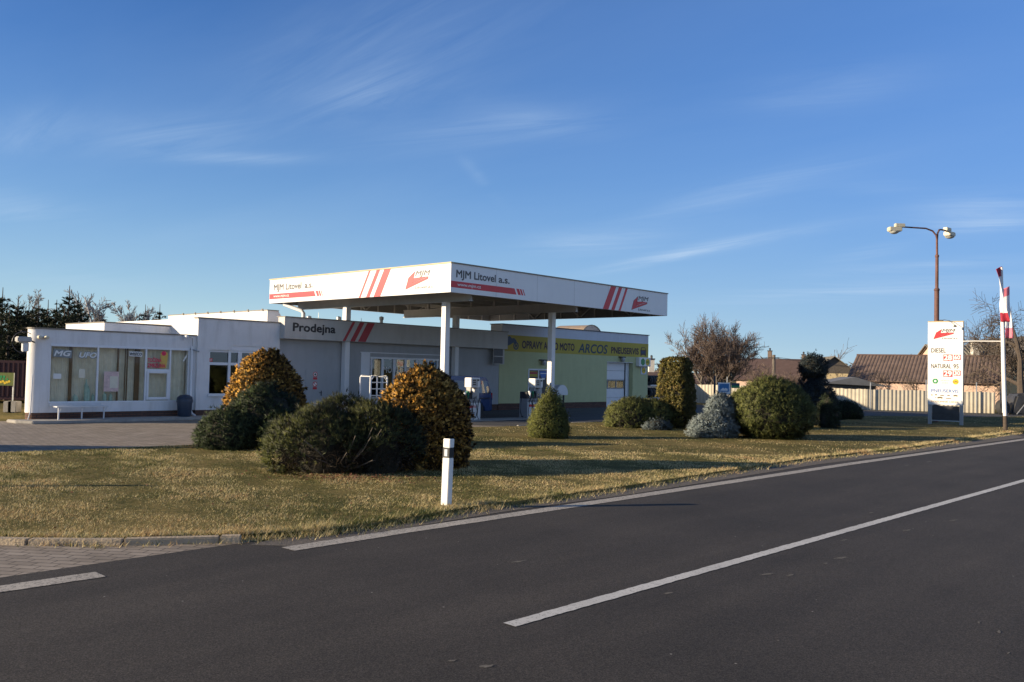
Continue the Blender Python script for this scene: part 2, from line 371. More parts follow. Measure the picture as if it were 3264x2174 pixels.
def _paver(c1, c2, mortar, bw_, bh, rot):
    def f(t, b, tc):
        mp = t.add('ShaderNodeMapping'); mp.inputs['Rotation'].default_value = (0, 0, rot); t.link(tc.outputs['Object'], mp.inputs['Vector'])
        br = t.add('ShaderNodeTexBrick', i_Scale=1.0); br.inputs['Brick Width'].default_value = bw_; br.inputs['Row Height'].default_value = bh
        br.inputs['Mortar Size'].default_value = .008; br.inputs['Mortar Smooth'].default_value = .2
        br.inputs['Color1'].default_value = (*c1, 1); br.inputs['Color2'].default_value = (*c2, 1); br.inputs['Mortar'].default_value = (*mortar, 1); br.inputs['Bias'].default_value = 0
        t.link(mp.outputs['Vector'], br.inputs['Vector'])
        n = t.add('ShaderNodeTexNoise', i_Scale=1.7, i_Detail=8.0, i_Roughness=.7); t.link(tc.outputs['Object'], n.inputs['Vector'])
        r = ramp(t, n.outputs['Fac'], [(.3, (.68, .66, .62)), (.7, (1.2, 1.2, 1.2))])
        mu = t.add('ShaderNodeMixRGB', blend_type='MULTIPLY'); mu.inputs['Fac'].default_value = 1; t.link(br.outputs['Color'], mu.inputs['Color1']); t.link(r.outputs['Color'], mu.inputs['Color2'])
        t.link(mu.outputs['Color'], b.inputs['Base Color']); b.inputs['Roughness'].default_value = .85
        iv = t.add('ShaderNodeMath', operation='SUBTRACT'); iv.inputs[0].default_value = 1; t.link(br.outputs['Fac'], iv.inputs[1])
        bp = t.add('ShaderNodeBump', i_Strength=1.0, i_Distance=.02); t.link(iv.outputs[0], bp.inputs['Height']); t.link(bp.outputs['Normal'], b.inputs['Normal'])
    return f
pattern('pavers', _paver((.25, .21, .17), (.33, .28, .23), (.10, .085, .07), .24, .13, .12))
def _brick(t, b, tc):
    mp = t.add('ShaderNodeMapping'); mp.inputs['Rotation'].default_value = (math.pi/2, 0, 0); t.link(tc.outputs['Object'], mp.inputs['Vector'])
    br = t.add('ShaderNodeTexBrick', i_Scale=1.0); br.inputs['Brick Width'].default_value = .25; br.inputs['Row Height'].default_value = .075; br.inputs['Mortar Size'].default_value = .012
    br.inputs['Color1'].default_value = (.10, .045, .030, 1); br.inputs['Color2'].default_value = (.15, .07, .045, 1); br.inputs['Mortar'].default_value = (.05, .04, .035, 1)
    t.link(mp.outputs['Vector'], br.inputs['Vector']); t.link(br.outputs['Color'], b.inputs['Base Color']); b.inputs['Roughness'].default_value = .85
pattern('brick_plinth', _brick)
def _line(rgb, wear):
    def f(t, b, tc):
        n = t.add('ShaderNodeTexNoise', i_Scale=34., i_Detail=8.0, i_Roughness=.85); n2 = t.add('ShaderNodeTexNoise', i_Scale=1.6, i_Detail=6.0)
        for q in (n, n2): t.link(tc.outputs['Object'], q.inputs['Vector'])
        r2 = ramp(t, n2.outputs['Fac'], [(.3, tuple(v*.82 for v in rgb)), (.7, rgb)])
        r = ramp(t, n.outputs['Fac'], [(wear, (1, 1, 1)), (wear+.08, (0, 0, 0))])
        mx = t.add('ShaderNodeMixRGB'); mx.inputs['Color2'].default_value = (.10, .095, .09, 1); t.link(r.outputs['Color'], mx.inputs['Fac']); t.link(r2.outputs['Color'], mx.inputs['Color1'])
        t.link(mx.outputs['Color'], b.inputs['Base Color']); b.inputs['Roughness'].default_value = .8
    return f
pattern('line_white', _line((.60, .59, .56), .38)); pattern('line_cream', _line((.48, .44, .38), .42))
def _wavy(c1, c2, scale, axis):
    def f(t, b, tc):
        w = t.add('ShaderNodeTexWave', i_Scale=scale, i_Distortion=.6, wave_type='BANDS', bands_direction=axis); t.link(tc.outputs['Object'], w.inputs['Vector'])
        n = t.add('ShaderNodeTexNoise', i_Scale=1.2, i_Detail=9.0, i_Roughness=.75); t.link(tc.outputs['Object'], n.inputs['Vector'])
        r = ramp(t, n.outputs['Fac'], [(.32, c1), (.68, c2)])
        t.link(r.outputs['Color'], b.inputs['Base Color']); b.inputs['Roughness'].default_value = .85
        bp = t.add('ShaderNodeBump', i_Strength=1.0, i_Distance=.15); t.link(w.outputs['Fac'], bp.inputs['Height']); t.link(bp.outputs['Normal'], b.inputs['Normal'])
    return f
mat('tile_brown', (.15, .105, .085), .9, .3, 1.6, dirt=.4)
mat('tile_red', (.105, .066, .056), .9, .2, 2, bump=.5, bscale=9)
pattern('tile_grey', _wavy((.17, .155, .125), (.31, .28, .23), 1.1, 'X'))
foliage_mat('dead_needles', [(0., (.014, .010, .007)), (.5, (.035, .025, .016)), (1., (.085, .060, .038))], trans=.05)
foliage_mat('mugo_needles', [(0., (.008, .011, .005)), (.35, (.030, .040, .013)), (.65, (.085, .100, .030)), (1., (.20, .21, .07))], trans=.04, lean=True)
mat('sticker_grey', (.22, .25, .25), .5, .05, 6)
# ------------------------------------------------------------------ sun, sky
SUN_AZ = math.radians(76); SUN_EL = math.radians(14.5)
sdir = Vector((math.sin(SUN_AZ)*math.cos(SUN_EL), math.cos(SUN_AZ)*math.cos(SUN_EL), -math.sin(SUN_EL)))
ld = bpy.data.lights.new('sun', 'SUN'); ld.energy = SUN_STR; ld.angle = math.radians(.53); ld.color = SUN_COL
lo = bpy.data.objects.new('sun', ld); COL.objects.link(lo); lo.rotation_euler = sdir.to_track_quat('-Z', 'Y').to_euler(); lo.location = (-40, -10, 30)
wd = bpy.data.worlds.new('World'); scene.world = wd; wd.use_nodes = True
wt = NT(wd); bg = wt.n['Background']
sky = wt.add('ShaderNodeTexSky'); sky.sky_type = 'NISHITA'; sky.sun_disc = False; sky.sun_elevation = SUN_EL; sky.sun_rotation = SUN_AZ+math.pi
sky.altitude = 200; sky.air_density = SKY_AIR; sky.dust_density = SKY_DUST; sky.ozone_density = SKY_OZ
tc = wt.add('ShaderNodeTexCoord')
sx = wt.add('ShaderNodeSeparateXYZ'); wt.link(tc.outputs['Generated'], sx.inputs[0])
def wm(op, a, b=None, c=None, clamp=False):
    m = wt.add('ShaderNodeMath', operation=op); m.use_clamp = clamp
    for i, v in enumerate((a, b, c)):
        if v is None: continue
        if isinstance(v, (int, float)): m.inputs[i].default_value = v
        else: wt.link(v, m.inputs[i])
    return m.outputs[0]
def wmix(fac, c1, c2, ty='MIX'):
    m = wt.add('ShaderNodeMixRGB', blend_type=ty)
    for i, v in ((0, fac), (1, c1), (2, c2)):
        if isinstance(v, tuple): m.inputs[i].default_value = (*v, 1)
        elif isinstance(v, (int, float)): m.inputs[i].default_value = v
        else: wt.link(v, m.inputs[i])
    return m.outputs[0]
GAIN = SKY_STR*2**EXPO                      # colours below are as they leave the camera, so divide by the gain
fin = lambda c: tuple(v/GAIN for v in c)
zc = wm('MAXIMUM', sx.outputs['Z'], 0.0)
zen = wm('SUBTRACT', 1.0, wm('MULTIPLY', wm('MULTIPLY', wm('SUBTRACT', zc, .38), 2.6, clamp=True), ZEN))     # unseen sky overhead darkened to keep shade on the ground deep
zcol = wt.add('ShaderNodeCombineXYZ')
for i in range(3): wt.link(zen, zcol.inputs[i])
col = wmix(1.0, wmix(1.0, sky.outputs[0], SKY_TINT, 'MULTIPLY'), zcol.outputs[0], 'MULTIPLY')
# haze thickening towards the horizon
az_ = wm('POWER', 2.718, wm('MULTIPLY', zc, -1/.22))
col = wmix(az_, col, fin(AZURE))
hz = wm('POWER', 2.718, wm('MULTIPLY', zc, -1/.10))
col = wmix(wm('MULTIPLY', hz, .97), col, fin(HAZE))
# brighter air to the right (east) of the view and a bright fill added behind the camera for the shaded building fronts
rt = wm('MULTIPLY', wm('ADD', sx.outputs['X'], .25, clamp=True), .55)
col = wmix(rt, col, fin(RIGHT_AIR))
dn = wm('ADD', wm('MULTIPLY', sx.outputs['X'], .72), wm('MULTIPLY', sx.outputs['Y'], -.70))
front_fill = wm('MULTIPLY', wm('MULTIPLY', wm('MULTIPLY', wm('SUBTRACT', dn, .05), 2.2, clamp=True), FRONT_FILL), wm('POWER', 2.718, wm('MULTIPLY', zc, -1/.38)))
col = wmix(front_fill, col, fin(FRONT_FILL_COL))
# cirrus: noise on the direction flattened on to a high layer (x/z, y/z), stretched along one heading
mz2 = wm('ADD', wm('MAXIMUM', sx.outputs['Z'], .03), .10)
cb = wt.add('ShaderNodeCombineXYZ')
for i, ax in enumerate(('X', 'Y')): wt.link(wm('DIVIDE', sx.outputs[ax], mz2), cb.inputs[i])
def cirrus(rot, sc, loc, lo_, hi_, amt, detail=7., dist=.6, rough=.58):
    mp = wt.add('ShaderNodeMapping'); mp.vector_type = 'TEXTURE'; mp.inputs['Rotation'].default_value = (0, 0, rot); mp.inputs['Scale'].default_value = sc; mp.inputs['Location'].default_value = loc
    wt.link(cb.outputs[0], mp.inputs['Vector'])
    n = wt.add('ShaderNodeTexNoise', i_Scale=1.0, i_Detail=detail, i_Roughness=rough, i_Distortion=dist); wt.link(mp.outputs['Vector'], n.inputs['Vector'])
    r = ramp(wt, n.outputs['Fac'], [(lo_, (0, 0, 0)), (hi_, (1, 1, 1))])
    return wm('MULTIPLY', r.outputs['Color'], amt)
fine = cirrus(math.radians(-46), (.8, .15, 1), (2.3, 3.1, 0), .28, .88, 1.0, 9., 1.1, .66)
fine2 = cirrus(math.radians(-20), (1.0, .20, 1), (5.3, 1.1, 0), .28, .88, 1.0, 9., 1.1, .66)
soft = cirrus(math.radians(-40), (1.5, .7, 1), (1.4, .2, 0), .38, .78, 1.0, 5., .4)
def plan(px, py):
    d = ray(px, py); d = d/np.linalg.norm(d); return np.array([d[0], d[1]])/(max(d[2], .03)+.10)
# where the wisps of that day lay: from, to (sky directions), half width, strength, texture
WISPS = [((330, 470), (780, 400), .14, .45, fine2), ((560, 505), (1000, 505), .07, .40, fine2), ((860, 415), (1600, -40), .26, .22, fine), ((1020, 345), (1300, 250), .09, .22, fine),
         ((1150, 470), (1950, 360), .16, .24, fine2), ((1480, 340), (1900, 420), .12, .20, fine2), ((-60, 480), (300, 360), .16, .26, fine), ((-80, 690), (160, 630), .25, .30, fine2), ((560, 790), (1000, 700), .3, .08, soft),
         ((1930, 860), (2540, 735), .10, .75, fine), ((1680, 800), (2120, 745), .22, .5, fine2), ((2050, 700), (2700, 520), .13, .34, fine), ((2350, 330), (2950, 245), .16, .22, fine2), ((2560, 880), (3330, 820), .14, .38, fine2), ((2280, 960), (3400, 890), .28, .5, fine2), ((2960, 735), (3350, 700), .16, .75, fine2), ((2900, 690), (3350, 640), .2, .45, fine2), ((2640, 850), (2900, 760), .13, .18, fine), ((1490, 520), (1590, 640), .03, .30, soft), ((-80, 900), (420, 880), .35, .22, soft), ((2600, 585), (2960, 600), .1, .14, fine2)]
tot = wm('MULTIPLY', soft, .05)
for (A, B, hw, amt, tex) in WISPS:
    pa, pb_ = plan(*A), plan(*B); ctr = (pa+pb_)/2; dl = (pb_-pa); hl = np.linalg.norm(dl)/2; ang = math.atan2(dl[1], dl[0])
    mp = wt.add('ShaderNodeMapping'); mp.vector_type = 'TEXTURE'; mp.inputs['Location'].default_value = (*ctr, 0); mp.inputs['Rotation'].default_value = (0, 0, ang); mp.inputs['Scale'].default_value = (hl*1.05, hw, 1)
    wt.link(cb.outputs[0], mp.inputs['Vector']); ln = wt.add('ShaderNodeVectorMath', operation='LENGTH'); wt.link(mp.outputs['Vector'], ln.inputs[0])
    g = wm('POWER', 2.718, wm('MULTIPLY', wm('POWER', ln.outputs['Value'], 2.0), -1.3))
    tot = wm('MULTIPLY_ADD', wm('MULTIPLY', g, tex), amt*1.15, tot)
cl = wm('MINIMUM', tot, .75)
col = wmix(cl, col, fin(CLOUD_COL))
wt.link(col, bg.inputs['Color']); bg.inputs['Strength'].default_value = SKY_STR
scene.view_settings.view_transform = 'Standard'; scene.view_settings.look = 'None'; scene.view_settings.exposure = EXPO; scene.view_settings.gamma = 1

# ------------------------------------------------------------------ ground sheets
def sheet(name, pts, z, m, kind='structure', thick=0.):
    mb = MB()
    if thick:
        mb.prism([(p[0], p[1]) for p in pts], (0, 0, 0), (1, 0, 0), (0, 1, 0), (0, 0, 1), z-thick, z)
    else: mb.poly([(p[0], p[1], z) for p in pts])
    o = mb.build(name, m); return tag(o, kind=kind)
S = 1500
sheet('ground', [(-S, -S), (S, -S), (S, S), (-S, S)], -.02, 'lawn_soil')
RD = math.radians(43.3); RU = np.array([math.sin(RD), math.cos(RD)]); RN = np.array([math.cos(RD), -math.sin(RD)])
def along(p, s, o=0.): q = np.array(p)+RU*s+RN*o; return (float(q[0]), float(q[1]))
E0 = np.array([-1.25, 11.13])
# far edge of the asphalt, then straight on; near edge lies behind the camera
far_edge = [along(G(0, 1843), -90), along(G(0, 1843), -6), G(0, 1843), G(395, 1785), G(786, 1730), G(1000, 1715), G(1300, 1670), G(1552, 1626.5), G(1746, 1604), G(2000, 1567), G(2600, 1471), G(2887, 1440), G(3264, 1383), along(G(3264, 1383), 120)]
near_edge = [along(E0, 150, 9.2), along(E0, -110, 9.2)]
sheet('road', far_edge+near_edge, .006, 'asphalt')
sheet('near_verge', [along(E0, 150, 9.2), along(E0, 150, 30), along(E0, -110, 30), along(E0, -110, 9.2)], .004, 'lawn_soil')
# paved drive round the left end of the lawn and along the shop, asphalt forecourt
paved = [along(G(0, 1843), -60), along(G(0, 1843), -6), G(0, 1843), G(395, 1785), G(786, 1730), (-2.0, 12.), (1.5, 26), (2.6, 34.6), bw(17.5, 9.0)[:2], bw(13.2, 8.9)[:2], bw(8., 3.0)[:2], bw(6.5, -1)[:2], bw(-1, -1)[:2], bw(-14, -3)[:2], (-55, 8)]
sheet('paved_drive', paved, .002, 'pavers')
fore = [bw(5.5, .0)[:2], bw(8., 3.2)[:2], bw(13.2, 9.1)[:2], bw(17.5, 9.3)[:2], (3.5, 34.0), (9, 37.), (15, 38.2), (19.5, 45.5), (30, 47.8), (60, 70), (62, 76), (30.3, 54.6), (22.5, 55.6), (9, 60), bw(36, -8)[:2], bw(36, -1)[:2], bw(6, -1)[:2]]
sheet('forecourt', fore, .010, 'forecourt_asphalt')
# lawn island
LAWN_FRONT = [(-17.5, 15.0), (-15.5, 12.9), (-12, 11.2), (-9., 10.15), (-7.2, 9.8), (-5.55, 9.78), (-4.58, 9.75), (-3.7, 10.02), (-2.95, 10.22), (-2.1, 10.65), (-1.35, 11.56), (-.36, 12.82), (.5, 13.65), (1.9, 15.2), (7.1, 21.3), (10.8, 24.8), (19.6, 34.4), (40, 56.), (60, 77.)]
LAWN_BACK = [(60.5, 81.), (40, 60.2), (29.6, 50.3), (24, 47.6), (18.6, 46.3), (16.5, 42.8), (14.4, 39.4), (10, 38.7), (8.03, 38.3), (5.8, 36.6), (4.12, 35.45), (2.33, 33.95), (.71, 31.55), (-1.3, 30.1), (-4., 26.3), (-7.43, 21.4), (-10.64, 18.55), (-13.5, 16.6), (-15.8, 16.1)]
LAWN = LAWN_FRONT+LAWN_BACK
LZ = .055
mb = MB(); mb.prism(LAWN, (0, 0, 0), (1, 0, 0), (0, 1, 0), (0, 0, 1), -.01, LZ); tag(mb.build('lawn', 'lawn_soil'), kind='structure')
# gravel verge between asphalt and lawn
gv = LAWN_FRONT[9:17]; out = [G(786, 1738), G(917, 1741), G(1300, 1681), G(1597, 1632), G(1746, 1611), G(2000, 1577), G(2600, 1481), G(2887, 1446), G(3264, 1394)]
mat('gravel', (.115, .10, .085), .95, .4, 22, bump=.8, bscale=60)
sheet('gravel_verge', [(p[0]+RN[0]*.05, p[1]+RN[1]*.05) for p in out]+[(p[0]-RN[0]*.4, p[1]-RN[1]*.4) for p in reversed(gv)], .010, 'gravel')
# kerbs
def kerb(name, pts, w, z0, z1, m, seg=1.0, gap=.012):
    mb = MB(); P = [np.array(p, float) for p in pts]
    d = [0.]
    for a, c in zip(P, P[1:]): d.append(d[-1]+float(np.linalg.norm(c-a)))
    def at(s):
        for i in range(len(P)-1):
            if s <= d[i+1] or i == len(P)-2:
                k = (s-d[i])/(d[i+1]-d[i]); return P[i]+(P[i+1]-P[i])*k
    s = 0
    while s < d[-1]-.05:
        e = min(s+seg, d[-1]); a, c = at(s+gap/2), at(e-gap/2); t = (c-a)/np.linalg.norm(c-a); nn = np.array([t[1], -t[0]])*w/2
        hz = z1+random.uniform(-.008, .006)
        q = [a-nn, c-nn, c+nn, a+nn]
        mb.prism([tuple(x) for x in q], (0, 0, 0), (1, 0, 0), (0, 1, 0), (0, 0, 1), z0, hz); s = e
    return tag(mb.build(name, m, bevel=.012), kind='structure')
kerb('kerb', [(-15.6, 12.75), (-12.05, 11.1), (-9.05, 10.05), (-7.2, 9.7), (-5.55, 9.67), (-4.58, 9.64), (-3.62, 9.93), (-3.0, 10.06)], .13, -.02, .074, 'kerb_stone')
kerb('forecourt_kerb', [bw(13.2, 9.08)[:2], bw(17.5, 9.22)[:2]], .10, -.01, .05, 'concrete', 1.0)
# painted markings
def stripe(mb, p, s0, s1, w, z, o=0.):
    mb.poly([(*along(p, s0, o-w/2), z), (*along(p, s1, o-w/2), z), (*along(p, s1, o+w/2), z), (*along(p, s0, o+w/2), z)])
def poly_stripe(mb, pts, w, z):
    P = [np.array(p) for p in pts]
    L = []; R = []
    for i, p in enumerate(P):
        t = P[min(i+1, len(P)-1)]-P[max(i-1, 0)]; t = t/np.linalg.norm(t); n = np.array([t[1], -t[0]])
        L.append(p-n*w/2); R.append(p+n*w/2)
    rng = random.Random(5)
    for i in range(len(P)-1):
        ln = float(np.linalg.norm(P[i+1]-P[i])); m = max(1, min(260, int(ln/.07))) if np.hypot(*P[i]) < 34 else 1
        jl = [0]+[rng.uniform(-.006, .006) for _ in range(m-1)]+[0]; jr = [0]+[rng.uniform(-.006, .006) for _ in range(m-1)]+[0]; u = (P[i+1]-P[i])/ln; nn = np.array([u[1], -u[0]])
        for k in range(m):
            f0, f1 = k/m, (k+1)/m
            q = lambda A, f, j: (*(A[i]+(A[i+1]-A[i])*f+nn*j), z)
            mb.poly([q(L, f0, jl[k]), q(R, f0, jr[k]), q(R, f1, jr[k+1]), q(L, f1, jl[k+1])])
mid = lambda a, c: ((a[0]+c[0])/2, (a[1]+c[1])/2)
mb = MB(); e0 = G(917.6, 1753); pts = [e0, mid(G(1300, 1684.5), G(1300, 1702)), mid(G(2000, 1580.4), G(2000, 1595)), mid(G(2705, 1477), G(2705, 1484)), mid(G(3264, 1397.8), G(3264, 1405.8))]
pts.append(along(pts[-1], 90)); poly_stripe(mb, pts, .25, .011)
dend = mid(G(340, 1838), G(300, 1829)); poly_stripe(mb, [along(dend, -1.5), dend], .25, .011)
for k in range(1, 7): poly_stripe(mb, [along(dend, -3.*k-1.5), along(dend, -3.*k)], .25, .011)
tag(mb.build('edge_markings', 'line_cream'), kind='structure')
mb = MB(); cs = mid(G(1597, 1990), G(1650, 2001)); ce = mid(G(3264, 1525), G(3264, 1542)); dv = np.array(ce)-np.array(cs); dv /= np.linalg.norm(dv)
poly_stripe(mb, [cs, ce, tuple(np.array(ce)+dv*110)], .135, .011)
for k in range(1, 9): poly_stripe(mb, [tuple(np.array(cs)-dv*(6.+9*k-6)), tuple(np.array(cs)-dv*(6.+9*k-3))], .135, .011)
tag(mb.build('centre_marking', 'line_white'), kind='structure')
# scuffed repair marks on the asphalt
mb = MB()
for (x, y, w, h) in [(2445, 1833, 70, 9), (2520, 1836, 34, 9), (2680, 1781, 58, 10), (2632, 1798, 18, 7), (2690, 1724, 30, 6), (2890, 1692, 46, 7), (3040, 1660, 30, 6), (3185, 2018, 26, 26), (3120, 1987, 14, 14), (3215, 2085, 14, 12), (2130, 1893, 40, 10), (1545, 2128, 70, 16), (1440, 2110, 40, 9), (1655, 1792, 55, 9), (2776, 1636, 24, 4), (2890, 1484, 22, 3), (2960, 1473, 26, 3), (2480, 2045, 12, 8)]:
    pts = []
    h *= .55
    for k in range(15):
        a = 2*math.pi*k/15; rr = random.uniform(.35, 1.0); pts.append(G(x+w/2*rr*math.cos(a)+.35*h*math.sin(a)*w/h*.2, y+h/2*rr*math.sin(a)-.14*w/2*math.cos(a)*rr))
    mb.poly([(*p, .0095) for p in pts])
mat('scuff', (.13, .118, .10), .95, .4, 40)
tag(mb.build('road_scuffs', 'scuff'), kind='structure')

# ------------------------------------------------------------------ grass blades (one stuff object)
def inside(px, py, poly):
    c = np.zeros(len(px), bool); n = len(poly); j = n-1
    for i in range(n):
        xi, yi = poly[i]; xj, yj = poly[j]
        m = ((yi > py) != (yj > py)) & (px < (xj-xi)*(py-yi)/(yj-yi+1e-12)+xi); c ^= m; j = i
    return c
def pnoise(P, freqs, seed):
    r = np.random.default_rng(seed); out = np.zeros(len(P)); tot = 0
    for f, a in freqs:
        for _ in range(4):
            d = r.normal(size=P.shape[1]); d /= np.linalg.norm(d); ph = r.uniform(0, 6.28)
            out += a*np.sin(P@d*f+ph); tot += a
    return out/tot*1.6
def grass(n_near, n_far):
    xs = []; ys = []
    for n, box in ((n_near, (-15, 7, 9.5, 22)), (n_far, (-14, 31, 17, 52))):
        x = RNG.uniform(box[0], box[1], n); y = RNG.uniform(box[2], box[3], n); m = inside(x, y, LAWN)
        m &= (np.abs(x/np.maximum(y, 1)) < .64)
        if n == n_near: m &= (RNG.uniform(size=n) < (13./np.hypot(x, y))**1.3)
        xs.append(x[m]); ys.append(y[m])
    x = np.concatenate(xs); y = np.concatenate(ys)
    # ragged fringe along the road side
    F = np.array(LAWN_FRONT[5:17]); k = 26000
    seg = RNG.integers(0, len(F)-1, k); L = np.linalg.norm(np.diff(F, axis=0), axis=1); seg = RNG.choice(len(F)-1, k, p=L/L.sum()*.5+.5/len(L)); t = RNG.uniform(size=k)
    q = F[seg]+(F[seg+1]-F[seg])*t[:, None]; off = RNG.normal(0, .14, k)-.05
    fx = q[:, 0]+RN[0]*off; fy = q[:, 1]+RN[1]*off
    N = len(x); x = np.concatenate([x, fx]); y = np.concatenate([y, fy]); edge = np.zeros(len(x)); edge[N:] = 1
    # tufted blades
    P2 = np.stack([x, y], 1); dist = np.hypot(x, y)
    pn = pnoise(P2, [(.7, 1), (1.9, .8), (5., .6)], 3)
    pn2 = pnoise(P2, [(2.6, 1), (7., .7)], 8)
    tint = np.clip(.53+.34*pn+.34*pn2+.22*pnoise(P2, [(14., 1), (26., .8)], 21)+RNG.normal(0, .20, len(x))*np.clip(14/dist, .4, 1.2)+.2*edge, 0, 1)
    h = (.018+.025*RNG.uniform(size=len(x))**1.5)*(1+.45*pn2)*(1+.5*np.clip(-pn, 0, 1))*(1+edge*RNG.uniform(.2, 1.4, len(x)))
    w = .0052*np.clip(dist/13., 1, 1.9)
    th = RNG.uniform(0, 6.283, len(x)); lean = RNG.uniform(.2, 1.3, len(x))*h
    lx = np.cos(th)*lean; ly = np.sin(th)*lean; sxx = -np.sin(th+.6)*w; syy = np.cos(th+.6)*w
    z0 = np.full(len(x), LZ-.012); z0[N:] = np.where(off[:] > .0, .0, LZ-.012)
    V = np.empty((len(x), 3, 3)); V[:, 0] = np.stack([x-sxx, y-syy, z0], 1); V[:, 1] = np.stack([x+sxx, y+syy, z0], 1); V[:, 2] = np.stack([x+lx, y+ly, z0+h], 1)
    Fc = np.arange(len(x)*3).reshape(-1, 3)
    o = npmesh('grass', V.reshape(-1, 3), Fc, 'grass_blades', tint=np.repeat(tint, 3))
    tag(o, 'short straw and green winter grass covering the lawn island', 'grass', kind='stuff')
grass(GRASS_NEAR, GRASS_FAR)
# ------------------------------------------------------------------ foliage generators
def shape_points(prof, n, rng, sx=1., sy=1., lump=.08, lf=3.0, p=2.0, rot=0., c=(0, 0, 0), seed=1, bias=0.):
    """random points on a lumpy body of revolution (z,r profile), superelliptic in plan; returns points and outward normals"""
    z = np.array([q[0] for q in prof]); r = np.array([q[1] for q in prof])
    zz = np.linspace(z[0], z[-1], 200); rr = np.interp(zz, z, r); dr = np.gradient(rr, zz)
    ds = np.maximum(rr, .03)*np.sqrt(1+np.minimum(dr*dr, 30)); cdf = np.cumsum(ds); cdf /= cdf[-1]
    zi = np.interp(rng.uniform(size=n), cdf, zz); ri = np.interp(zi, zz, rr); di = np.interp(zi, zz, dr)
    th = rng.uniform(0, 2*np.pi, n)
    ct, st = np.cos(th), np.sin(th)
    k = (np.abs(ct)**p+np.abs(st)**p)**(-1/p) if p != 2 else 1.
    nrm = np.stack([np.sign(ct)*np.abs(ct)**(p-1), np.sign(st)*np.abs(st)**(p-1), -di], 1); nrm /= np.linalg.norm(nrm, axis=1)[:, None]
    P = np.stack([ri*k*ct*sx, ri*k*st*sy, zi], 1)
    lm = pnoise(P, [(lf, 1.), (lf*2.3, .6), (lf*5., .35)], seed)
    P += nrm*(lump*lm)[:, None]
    cr, sr = math.cos(rot), math.sin(rot)
    R2 = np.array([[cr, sr, 0], [-sr, cr, 0], [0, 0, 1]])
    return P@R2+np.array(c), nrm@R2, lm
def body_mesh(mb, prof, sx, sy, shrink, p=2., rot=0., c=(0, 0, 0), n=20):
    b = len(mb.v); cr, sr = math.cos(rot), math.sin(rot)
    for z, r in prof:
        for k in range(n):
            a = 2*math.pi*k/n; ct, st = math.cos(a), math.sin(a); q = (abs(ct)**p+abs(st)**p)**(-1/p)
            x = r*q*ct*sx*shrink; y = r*q*st*sy*shrink
            mb.v.append((x*cr-y*sr+c[0], x*sr+y*cr+c[1], c[2]+z*(.5+.5*shrink)))
    for i in range(len(prof)-1):
        for k in range(n):
            k2 = (k+1) % n; mb.f.append([b+i*n+k, b+i*n+k2, b+(i+1)*n+k2, b+(i+1)*n+k]); mb.m.append(0)
    e = b+(len(prof)-1)*n; mb.f.append([e+k for k in range(n)]); mb.m.append(0)
def unit(a): return a/np.maximum(np.linalg.norm(a, axis=1), 1e-6)[:, None]
def blades(P, D, k, L, wd, spread, rng, tint, kind='needle', up=0., N=None):
    """k leaves at every point, thrown round direction D: needle = thin triangle, leaf = bent diamond. With N (outward normals) also the
    normals the leaves are shaded with: mostly the crown's own surface, partly the leaf"""
    n = len(P); P = np.repeat(P, k, 0); D = np.repeat(D, k, 0); T = np.repeat(tint, k)
    d = unit(D+rng.normal(size=(n*k, 3))*spread+np.array([0, 0, up])); ll = L*rng.uniform(.6, 1.25, n*k)[:, None]
    s = unit(np.cross(d, rng.normal(size=(n*k, 3)))); w = wd*rng.uniform(.7, 1.2, n*k)[:, None]
    T = np.clip(T+rng.normal(0, .10, n*k), 0, 1); m = 3 if kind == 'needle' else 4
    if kind == 'needle': V = np.stack([P-s*w/2, P+s*w/2, P+d*ll], 1)
    else:
        u = np.cross(d, s)*w*rng.uniform(-.5, .5, n*k)[:, None]
        V = np.stack([P, P+d*ll*.5-s*w/2+u, P+d*ll, P+d*ll*.5+s*w/2+u], 1)
    F = np.arange(n*k*m).reshape(-1, m); out = (V.reshape(-1, 3), F, np.repeat(T, m))
    if N is None: return out
    nn = unit(np.repeat(N, k, 0)*1.0+d*.36+rng.normal(size=(n*k, 3))*.28)
    return out+(np.repeat(nn, m, 0),)
